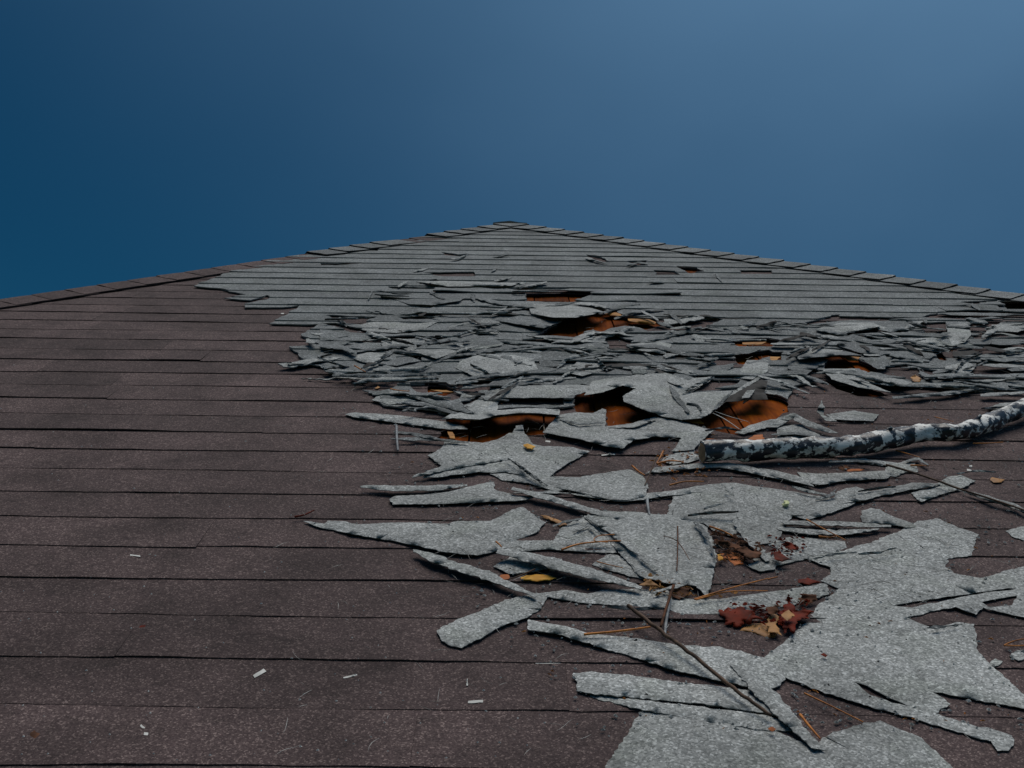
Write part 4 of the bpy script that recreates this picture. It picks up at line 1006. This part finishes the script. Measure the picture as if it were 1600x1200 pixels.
def stick(label, reg, pts, r0, r1, mat='twig', name='twig', cat='twig', group=None, seg=6, jit=0.0):
    P = line(reg, pts, 6, jit, len(label))
    n = len(P); o = tube(name, P, [r0 + (r1 - r0) * i / (n - 1) for i in range(n)], mat, seg, None, 0.1)
    tag(o, label, cat, group); return o
stick('long dark wood stick slanting down right across the grey strips', 'Q6', [(525, 185, 2.4), (700, 320, 2.5), (900, 470, 2.4), (1060, 600, 2.2), (1240, 745, 2.2), (1420, 870, 1.9)], 0.0035, 0.0025, jit=0.004)
stick('reddish brown twig leaning from the leaf litter onto the dark stick', 'Q6', [(810, 60, 2.6), (770, 180, 2.4), (730, 315, 2.0)], 0.0028, 0.0022, 'deadleaf')
stick('pale grey splinter beside the reddish twig', 'Q6', [(785, 150, 2.0), (765, 270, 1.6), (755, 370, 1.5)], 0.0036, 0.002, 'greyneedle', 'splinter', 'splinter')
stick('thin dark stick bowing down right behind the forked grey scrap', 'R6', [(740, 425, 2.4), (880, 465, 2.6), (1060, 525, 2.6), (1180, 570, 2.4), (1400, 640, 2.0), (1620, 715, 1.8)], 0.0028, 0.002)
stick('upright red stalk with side shoots lying on the central mat', 'Q2', [(1035, 90, 2.0), (1036, 200, 2.1), (1030, 370, 2.0)], 0.0014, 0.001, 'deadleaf', 'stalk', 'stalk')
stick('black thin twig standing up from litter left of the branch end', 'R5', [(900, 540, 3.5), (870, 620, 2.5), (830, 712, 1.3)], 0.0022, 0.0014)
stick('pale upright splinter crossing the two slivers on the left', 'R4', [(478, 345, 2.0), (480, 420, 2.2), (487, 495, 1.2)], 0.0035, 0.0025, 'greyneedle', 'splinter', 'splinter')
stick('short pale splinter in the brown gap above the central mat', 'R5', [(845, 800, 1.6), (850, 850, 1.4), (860, 900, 1.2)], 0.0035, 0.002, 'greyneedle', 'splinter', 'splinter')
stick('dark hair-thin twig beside the yellow leaf', 'Q1', [(1545, 515, 1.6), (1400, 575, 1.6), (1300, 590, 1.3)], 0.0012, 0.0008)
stick('pale curved fibre bridging the biggest right hand wood opening', 'R5', [(1240, 255, 2.2), (1330, 300, 2.4), (1420, 362, 2.0)], 0.0014, 0.001, 'chip', 'fibre', 'fibre')
stick('pale straight fibre above the curved one in the same opening', 'R5', [(1225, 235, 2.2), (1350, 280, 2.2), (1475, 315, 2.0)], 0.0012, 0.0008, 'chip', 'fibre', 'fibre')
stick('thin red stem at the tip of the long grey wedge', 'Q1', [(40, 190, 1.2), (100, 178, 1.4), (165, 148, 1.6)], 0.0022, 0.0012, 'red', 'stem', 'stem')

NG = 'orange pine needles scattered on the torn shingles'
ND = [('bright orange needle left of the reddish twig', 'Q2', [(450, 765, 1.8), (660, 745, 1.9), (865, 718, 2.2)], .0022),
      ('orange needle fanning highest toward the right below the brown leaf heap', 'Q2', [(1140, 545, 1.8), (1350, 480, 2.2), (1600, 415, 2.2)], .0016),
      ('orange needle with a level end, lower one of the fan', 'Q2', [(1150, 548, 1.8), (1350, 498, 1.9), (1600, 492, 1.9)], .0014),
      ('longest orange needle at lower right, below the largest sheet', 'Q7', [(228, 732, 1.1), (400, 815, 1.3), (595, 912, 1.3)], .0014),
      ('short orange needle below the longest one at lower right', 'Q7', [(200, 865, 1.6), (260, 940, 1.7), (325, 1015, 1.6)], .0022),
      ('yellowish needle laid over the two thin strips', 'R6', [(240, 765, 1.9), (350, 825, 2.2), (485, 895, 1.8)], .0016),
      ('level orange needle under the two thin strips', 'R6', [(318, 872, 1.1), (380, 876, 1.2), (440, 872, 1.1)], .0020),
      ('orange needle just under the middle bend of the branch', 'R6', [(800, 335, 1.2), (870, 355, 1.3), (950, 380, 1.2)], .0020),
      ('orange needle under the right part of the branch', 'R6', [(1280, 292, 1.2), (1370, 290, 1.2), (1470, 284, 1.2)], .0018),
      ('level yellowish needle right of the tattered scrap', 'R6', [(890, 428, 1.4), (950, 430, 1.5), (1005, 432, 1.3)], .0022),
      ('long orange needle across the small central mat', 'Q2', [(310, 235, 1.8), (420, 200, 1.9), (560, 185, 1.9), (680, 180, 2.0)], .0020),
      ('looped orange needle above the long one on the small central mat', 'Q2', [(640, 140, 2.2), (540, 150, 2.3), (515, 180, 2.1), (600, 190, 1.9)], .0012),
      ('upper orange needle at the right edge in a V', 'Q7', [(1475, 432, 1.2), (1540, 405, 1.4), (1620, 390, 1.4)], .0014),
      ('lower orange needle at the right edge in a V', 'Q7', [(1475, 434, 1.2), (1550, 436, 1.3), (1620, 434, 1.3)], .0014),
      ('thin needle on the broken scrap beneath the central mat', 'Q2', [(530, 310, 1.8), (600, 328, 1.9), (695, 350, 1.8)], .0012),
      ('orange needle left of the branch end, lowest of three', 'R5', [(905, 578, 1.6), (980, 560, 1.8), (1060, 565, 1.7)], .0026),
      ('upright orange needle left of the branch end', 'R5', [(945, 500, 2.6), (925, 540, 2.2), (905, 575, 1.6)], .0028),
      ('dull orange needle in the brown strip below the branch end', 'R5', [(985, 712, 1.2), (1080, 690, 1.4), (1200, 690, 1.2)], .0022),
      ('red orange needle by the curled lip, left end', 'R5', [(750, 590, 1.2), (790, 625, 1.4), (830, 650, 1.3)], .0026),
      ('orange needle above the right bend of the branch', 'R6', [(1040, 125, 1.2), (1100, 140, 1.2), (1160, 155, 1.1)], .0014),
      ('orange needle on the left belt of torn shingles', 'R1', [(215, 925, 2.8), (250, 945, 2.9), (285, 965, 2.6)], .0022),
      ('short orange needle at the lower edge of the wedge', 'Q1', [(1300, 345, 1.9), (1320, 362, 2.0), (1335, 378, 1.8)], .0018),
      ('orange needle on the brown leaf heap', 'Q2', [(1235, 90, 2.0), (1310, 115, 2.3), (1380, 150, 2.0)], .0022),
      ('red needle on the level brown patch by the slab with leaf bits', 'Q3', [(0, 500, 1.1), (30, 492, 1.2), (60, 486, 1.1)], .0016),
      ('orange needle near the top of the left torn belt', 'R4', [(440, 110, 2.8), (500, 122, 2.9), (560, 125, 2.8)], .0020)]
for lb, rg, P, r_ in ND: stick(lb, rg, P, r_, r_ * 0.6, 'needle', 'pine_needle', 'pine needle', NG, 5)
for lb, rg, P in (('left side shoot of the red stalk on the central mat', 'Q2', [(1032, 180, 2.2), (990, 160, 2.3), (945, 150, 2.0)]),
                  ('right side shoot of the red stalk on the central mat', 'Q2', [(1040, 190, 2.2), (1075, 240, 2.1), (1110, 300, 2.0)])):
    stick(lb, rg, P, .001, .0006, 'deadleaf', 'shoot', 'shoot')

def leaf(label, reg, pts, mat, base=1.2, name='fallen_leaf', cat='leaf', wav=0.5, thick=0.0008, amp=0.003):
    root = traced(name, reg, pts, base - (0.6 if 0.6 < base <= 1.2 else 0.25), None, wav, thick=thick, amp=amp, floor=0.0045, liftk=(0.5 if base <= 1.2 else 1.0), grid=0.005, mats=(mat, mat, mat))
    if root is None: return
    tag(root, label, cat, 'fallen leaves on the roof')
    return root
leaf('yellow pointed leaf lying on brown shingles left of centre', 'Q2', [(50, 408, .4), (90, 392, .6), (150, 388, .8), (220, 392, .6), (285, 412, .2), (230, 424, .1), (130, 430, .1), (60, 425, .2)], 'yellow')
leaf('small orange curled leaf left of the yellow pointed leaf', 'Q1', [(1295, 575, .3), (1330, 552, .8), (1375, 550, .8), (1385, 590, .5), (1345, 600, .3), (1305, 592, .3)], 'orange')
leaf('glossy dark red leaf, left one of the pair by the largest sheet', 'Q2', [(1290, 610, .2), (1330, 622, .5), (1345, 596, 1.2), (1385, 612, .7), (1425, 590, 1.5), (1460, 612, .8), (1500, 615, 1.3), (1515, 645, .6), (1560, 662, .5), (1505, 672, .9), (1480, 705, .2), (1445, 672, .8), (1410, 722, .2), (1380, 690, .7), (1335, 705, .3), (1340, 660, .9), (1305, 650, .3)], 'red', 1.2, wav=1.6, amp=0.004)
leaf('curled red leaf with lobes tucked against the largest sheet', 'Q3', [(60, 700, .2), (95, 690, .9), (90, 655, 1.2), (118, 650, 1.0), (130, 592, 2.2), (146, 652, 1.1), (175, 668, .8), (170, 705, .5), (225, 690, 1.0), (285, 700, .8), (250, 722, .6), (258, 745, .3), (200, 745, .8), (170, 800, .2), (160, 850, .1), (130, 800, .6), (100, 840, .2), (105, 770, .9), (60, 770, .3), (85, 735, .8)], 'red', 1.3, wav=1.6, amp=0.004)
leaf('amber torn leaf between the two red leaves', 'Q3', [(-10, 745, .2), (30, 700, .8), (70, 735, .6), (60, 790, .8), (90, 850, .2), (40, 830, .6), (0, 850, .1), (10, 790, .5)], 'ochre', 1.1, wav=1.5, amp=0.004)
leaf('rust red leaf rag upper left of the lobed red leaf', 'Q3', [(0, 680, .2), (45, 655, 1.0), (85, 668, .6), (60, 690, .9), (30, 720, .3), (0, 715, .2)], 'deadleaf', 1.4, wav=1.4, amp=0.004)
leaf('small ochre leaf scrap on top of the curled red leaf', 'Q3', [(80, 720, .6), (130, 690, .9), (165, 730, .6), (120, 760, .5)], 'ochre', 2.4)
leaf('tan leaf shreds under the red pair', 'Q2', [(1420, 740, .2), (1500, 700, .5), (1600, 690, .6), (1660, 740, .3), (1640, 790, .2), (1520, 760, .2)], 'ochre', 1.0)
leaf('brown curled leaf at the upper left of the leaf heap', 'Q2', [(1275, 190, .2), (1300, 178, 1.0), (1345, 180, 1.4), (1390, 200, .9), (1440, 222, .4), (1380, 232, 1.0), (1335, 226, .6), (1290, 222, .3)], 'deadleaf', 1.4, wav=1.5, amp=0.004)
leaf('brown crumpled leaf at the right of the leaf heap', 'Q2', [(1400, 232, .3), (1450, 215, 1.3), (1500, 245, .8), (1560, 252, .9), (1545, 285, .3), (1490, 300, .2), (1450, 270, .9)], 'deadleaf', 1.3, wav=1.6, amp=0.004)
leaf('rusty leaf rag at the bottom of the leaf heap', 'Q2', [(1300, 262, .3), (1340, 245, 1.0), (1400, 255, .6), (1455, 290, .8), (1440, 325, .2), (1390, 335, .1), (1350, 300, .8), (1320, 300, .2)], 'orange', 1.1, wav=1.5, amp=0.004)
leaf('yellow leaf rag at the left foot of the leaf heap', 'Q2', [(1280, 265, .2), (1310, 262, .6), (1318, 290, .4), (1295, 305, .2)], 'yellow', 1.3, wav=0.8)
leaf('reddish brown leaf lump at the foot of the central mat', 'Q2', [(1000, 480, .3), (1040, 465, 1.2), (1110, 475, .9), (1105, 520, .3), (1050, 545, .2), (1005, 530, .3)], 'deadleaf', 1.4, wav=1.0)
leaf('tan leaf sliver left of the reddish lump', 'Q2', [(800, 455, .3), (860, 420, .9), (920, 460, .5), (970, 490, .3), (900, 470, .2)], 'ochre', 1.6)
leaf('frilled red leaf bit on the grey slab, upper one', 'Q3', [(80, 280, .3), (120, 265, .9), (180, 285, .5), (190, 318, .3), (140, 325, .3), (100, 305, .3)], 'red', 1.6, wav=1.0)
leaf('frilled red leaf bit on the grey slab, lower left one', 'Q3', [(30, 340, .3), (75, 320, .9), (90, 350, .5), (150, 375, .4), (90, 390, .3), (40, 375, .3)], 'red', 1.6, wav=1.0)
leaf('long red leaf bit along the brown patch below the slab', 'Q3', [(190, 500, .3), (250, 488, .8), (325, 515, .3), (260, 528, .2), (195, 522, .3)], 'red', 1.1, wav=0.8)
leaf('rust coloured leaf clump just above the curled red leaf', 'Q3', [(190, 620, .3), (230, 590, .9), (300, 595, .8), (310, 630, .4), (250, 655, .2), (200, 645, .3)], 'deadleaf', 1.5, wav=1.0)
leaf('tiny crimson leaf speck on the left flank of the largest sheet', 'Q7', [(335, 492, .2), (350, 480, .5), (372, 495, .3), (355, 508, .2)], 'red', 1.6)
leaf('small orange leaf chip on the pale sheet at the bottom', 'Q6', [(1405, 958, .2), (1425, 940, .5), (1448, 955, .3), (1430, 972, .2)], 'orange', 1.6)
leaf('tan oval leaf above the end of the branch', 'R5', [(1470, 430, .3), (1510, 400, .8), (1565, 395, .8), (1575, 425, .4), (1530, 440, .2)], 'orange', 1.3)
leaf('red brown leaf flake left above the branch end', 'R5', [(1170, 440, .3), (1210, 420, .5), (1280, 425, .4), (1260, 445, .2)], 'orange', 1.1)
leaf('yellow ochre leaf on the right part of the torn belt', 'R3', [(890, 760, .3), (920, 740, 1.2), (955, 765, .8), (945, 790, .3), (910, 785, .3)], 'ochre', 1.6)
leaf('ochre leaf on the brown courses at the far right', 'R6', [(1390, 520, .3), (1400, 505, .5), (1475, 515, .4), (1460, 535, .2), (1410, 535, .2)], 'ochre', 1.1)
leaf('orange sliver leaf below the middle of the branch', 'R6', [(480, 458, .3), (520, 448, .6), (595, 452, .3), (570, 466, .2), (500, 468, .2)], 'orange', 1.1)
leaf('pinkish leaf flake left of the orange sliver leaf', 'R6', [(440, 440, .3), (475, 425, .6), (505, 440, .3), (470, 462, .2)], 'deadleaf', 1.1)
leaf('brown curled leaf in the gap above the small central mat', 'Q2', [(180, 15, .5), (230, 25, 1.0), (310, 60, .7), (345, 80, .3), (290, 95, .2), (270, 60, .4), (200, 35, .3)], 'ochre', 1.1)
leaf('mustard leaf tucked by the tongued mat, near the openings', 'R4', [(1270, 460, .3), (1300, 450, .7), (1345, 470, .4), (1330, 490, .2), (1290, 485, .2)], 'yellow', 1.8)
leaf('yellow flake by the upper left needle of the torn belt', 'R4', [(340, 105, .3), (365, 90, .6), (375, 100, .3), (355, 112, .2)], 'ochre', 1.2)
leaf('brown curled leaf on the far left brown courses', 'P', [(104, 893, .1), (110, 890, .3), (119, 892, .2), (113, 897, .1)], 'deadleaf', 0.3)
leaf('tiny ochre leaf at the left edge of the view', 'P', [(3, 836, .1), (8, 833, .2), (13, 835, .1), (8, 838, .1)], 'ochre', 0.3)
leaf('tiny red scrap alone on the brown courses', 'P', [(217, 985, .2), (222, 978, .6), (226, 976, .4), (221, 987, .2)], 'red', 0.3)
leaf('round tan leaf near the lower left corner', 'P', [(45, 1148, .1), (52, 1142, .1), (61, 1146, .1), (56, 1153, .1)], 'deadleaf', 0.3)

# pale wood chips on the brown courses
def chip(label, a, b, w_, mat='chip', name='wood_chip', cat='wood chip'):
    dx, dy = b[0] - a[0], b[1] - a[1]; d = math.hypot(dx, dy) or 1; nx, ny = -dy / d * w_ / 2, dx / d * w_ / 2
    o = traced(name, 'P', [(a[0] + nx, a[1] + ny), (b[0] + nx, b[1] + ny), (b[0] - nx, b[1] - ny), (a[0] - nx, a[1] - ny)], 0.45, None, 0.25, thick=0.0005, floor=0.004, amp=0.0009, grid=0.006, mats=(mat, mat, mat))
    tag(o, label, cat, 'pale chips strewn over the brown courses')
for lb, a, b, w_ in (('largest white chip, slanted, on the lower left courses', (397, 1057), (414, 1047), 5),
    ('oval white chip below the largest slanted one', (346, 1106), (351, 1099), 5), ('flat white chip, lower of the right hand pair', (731, 1097), (755, 1095.5), 4),
    ('flat white chip, upper of the right hand pair', (742, 1077), (760, 1077), 3.4), ('thin white chip, left of two below a course edge', (203, 867), (219, 869), 2),
    ('thin curved white chip, right of two below a course edge', (225, 868), (238, 865), 1.8), ('upright thin white chip above the right hand pair', (730, 1060), (730, 1071), 2),
    ('faint long chip right of the rounded tab', (837, 1036), (876, 1035.5), 2), ('thin pale chip between the tab and the left chips', (537, 1059), (558, 1054), 2),
    ('small white chip under the tip of the rounded tab', (652, 1018), (663, 1018), 3), ('short white chip at the bottom near the pale sheet', (925, 1188), (938, 1187), 4),
    ('white chip near the bottom left, upper of two', (219, 1133), (226, 1138), 4), ('white chip near the bottom left, lower of two', (225, 1146), (231, 1147), 4),
    ('white chip beside the brown opening left of the branch end', (970, 702), (980, 702), 3.4), ('thin white chip below the lip, left of the branch end', (940, 711), (962, 709.5), 2.2),
    ('pale chip on the courses right of the forked scrap', (1511, 779), (1523, 782), 3.5), ('white chip above the thin right stick, upper of two', (1514, 728), (1519, 728), 2.5),
    ('white chip above the thin right stick, lower of two', (1511, 734), (1518, 735), 3), ('white fleck on the curled roof lip near the ochre leaf', (852, 689), (860, 690), 2.4),
    ('white chip among the pieces on the far left courses', (438, 490), (444, 490), 2.2), ('white curved sliver on the largest sheet', (1501, 1043), (1509, 1044), 2.6),
    ('white thin sliver on the grey slab', (1286, 1019 - 180), (1296, 1027 - 180), 1.6), ('pale chip on the bottom courses left of the sheet', (812, 1176), (822, 1174), 2.6)):
    chip(lb, a, b, w_)
leaf('pale yellow round seed on the broad mat at right', 'R6', [(88, 660, .2), (100, 648, .6), (125, 648, .6), (136, 665, .4), (120, 682, .2), (98, 680, .2)], 'lime', 1.7, 'seed_pod', 'seed pod', wav=0.2, thick=0.004)

# grit, crumbs and small litter no one could count
rnd = random.Random(3)
def crumbs(name, mat, n, size, region, hb, aspect=1.6):
    vv = []; ff = []
    cnt = 0
    while cnt < n:
        x = rnd.uniform(region[0], region[2]); y = rnd.uniform(region[1], region[3])
        if len(region) > 4 and not inside((x, y), region[4]): continue
        u_, s_ = plane(x, y)
        if any(inside((u_, s_), h) for h in HOLES): continue
        if s_ > APEX[1] - 0.3 or u_ < hipL(s_) + 0.15 or u_ > hipR(s_) - 0.15: continue
        r_ = size * rnd.uniform(0.4, 1.5); th = rnd.uniform(0, 2 * pi); b = len(vv); h = hb * rnd.uniform(0.9, 1.1)
        asp = rnd.uniform(0.4, 1.0) * aspect
        for q in range(5):
            a = 2 * pi * q / 5; xx, yy = cos(a) * r_ * asp, sin(a) * r_ / asp
            vv.append(W(u_ + xx * cos(th) - yy * sin(th), s_ + xx * sin(th) + yy * cos(th), h - 0.001))
        vv.append(W(u_, s_, h + r_ * 0.5))
        for q in range(5): ff.append([b + q, b + (q + 1) % 5, b + 5])
        cnt += 1
    o = link(name, vv, ff, [mat], None, smooth=False)
    tag(o, kind='stuff'); return o
MIDZ = [(480, 500), (900, 440), (1600, 490), (1600, 1200), (950, 1200), (700, 900), (560, 700)]
def fibres(name, mat, n, region, hb, ln, rad):
    vv = []; ff = []; c_ = 0
    while c_ < n:
        x = rnd.uniform(region[0], region[2]); y = rnd.uniform(region[1], region[3])
        if not inside((x, y), region[4]): continue
        u_, s_ = plane(x, y); th = rnd.uniform(0, 2 * pi); l_ = ln * rnd.uniform(0.4, 1.4); h = hb * rnd.uniform(0.9, 1.5); cv = rnd.uniform(-9, 9)
        P = []
        for q in range(5):
            P.append(W(u_, s_, h + 0.006 * nn(u_ * 30, s_ * 30, c_)))
            u_ += cos(th) * l_ / 4; s_ += sin(th) * l_ / 4; th += cv * l_ / 4 * 2
        b = len(vv)
        for q, p in enumerate(P):
            r_ = rad * (1 - 0.7 * abs(q - 2) / 2)
            for a in range(3):
                t = 2 * pi * a / 3; vv.append(p + (U * cos(t) + N * sin(t)) * r_)
        for q in range(4):
            for a in range(3):
                e = (a + 1) % 3; ff.append([b + q * 3 + a, b + q * 3 + e, b + q * 3 + 3 + e, b + q * 3 + 3 + a])
        c_ += 1
    o = link(name, vv, ff, [mat], None); return tag(o, kind='stuff')
tag(fibres('torn_fibres', 'felt', 700, (440, 470, 1600, 950, MIDZ), 0.010, 0.04, 0.0006), 'hair thin grey felt fibres frayed out of the torn shingles', 'fibres')
tag(fibres('dark_fibres', 'under', 330, (440, 470, 1600, 1000, MIDZ), 0.012, 0.035, 0.0005), 'hair thin dark fibres lying over the torn shingles', 'fibres')
tag(fibres('pale_fibres', 'chip', 160, (440, 520, 1600, 1190, [(0, 600), (900, 520), (1600, 520), (1600, 1200), (0, 1200)]), 0.013, 0.03, 0.0004), 'short pale fibres caught on the roof', 'fibres')
tag(crumbs('pale_grit', 'chip', 420, 0.0013, (0, 560, 1600, 1200), 0.0105), 'pale grit sprinkled over the brown courses', 'grit')
tag(crumbs('grey_crumbs', 'grey', 1300, 0.0028, (440, 480, 1600, 1150, MIDZ), 0.009), 'grey shingle crumbs among the torn pieces', 'crumbs')
tag(crumbs('dark_crumbs', 'under', 190, 0.0017, (440, 480, 1600, 1150, MIDZ), 0.0165), 'dark asphalt crumbs over the torn pieces', 'crumbs')
tag(crumbs('leaf_crumbs', 'needle', 200, 0.0020, (640, 500, 1600, 1150, MIDZ), 0.0095, 2.6), 'orange leaf and needle crumbs among the torn pieces', 'leaf litter')

for nm, mt, n_, sz, poly, lb in (
    ('leaf_litter', 'deadleaf', 60, 0.0055, [(1112, 838), (1150, 845), (1192, 862), (1180, 885), (1130, 888), (1115, 870)], 'brown leaf shreds heaped right of the central mat'),
    ('leaf_litter', 'red', 40, 0.0050, [(1125, 950), (1200, 955), (1270, 935), (1262, 960), (1215, 995), (1150, 975)], 'red leaf shreds lying by the largest sheet'),
    ('leaf_litter', 'ochre', 36, 0.0045, [(1000, 905), (1075, 918), (1080, 940), (1150, 935), (1150, 945), (1020, 940)], 'tan leaf shreds below the central mat'),
    ('leaf_litter', 'needle', 34, 0.0045, [(1015, 700), (1100, 715), (1130, 750), (1050, 760), (1020, 735)], 'orange leaf shreds left of the branch end'),
    ('leaf_litter', 'red', 26, 0.0040, [(1200, 848), (1260, 850), (1250, 880), (1205, 880)], 'red leaf shreds on the grey slab')):
    tag(crumbs(nm, mt, n_ * 2, sz * 0.8, (1000, 690, 1290, 1000, poly), 0.014, 2.4), lb, 'leaf litter')
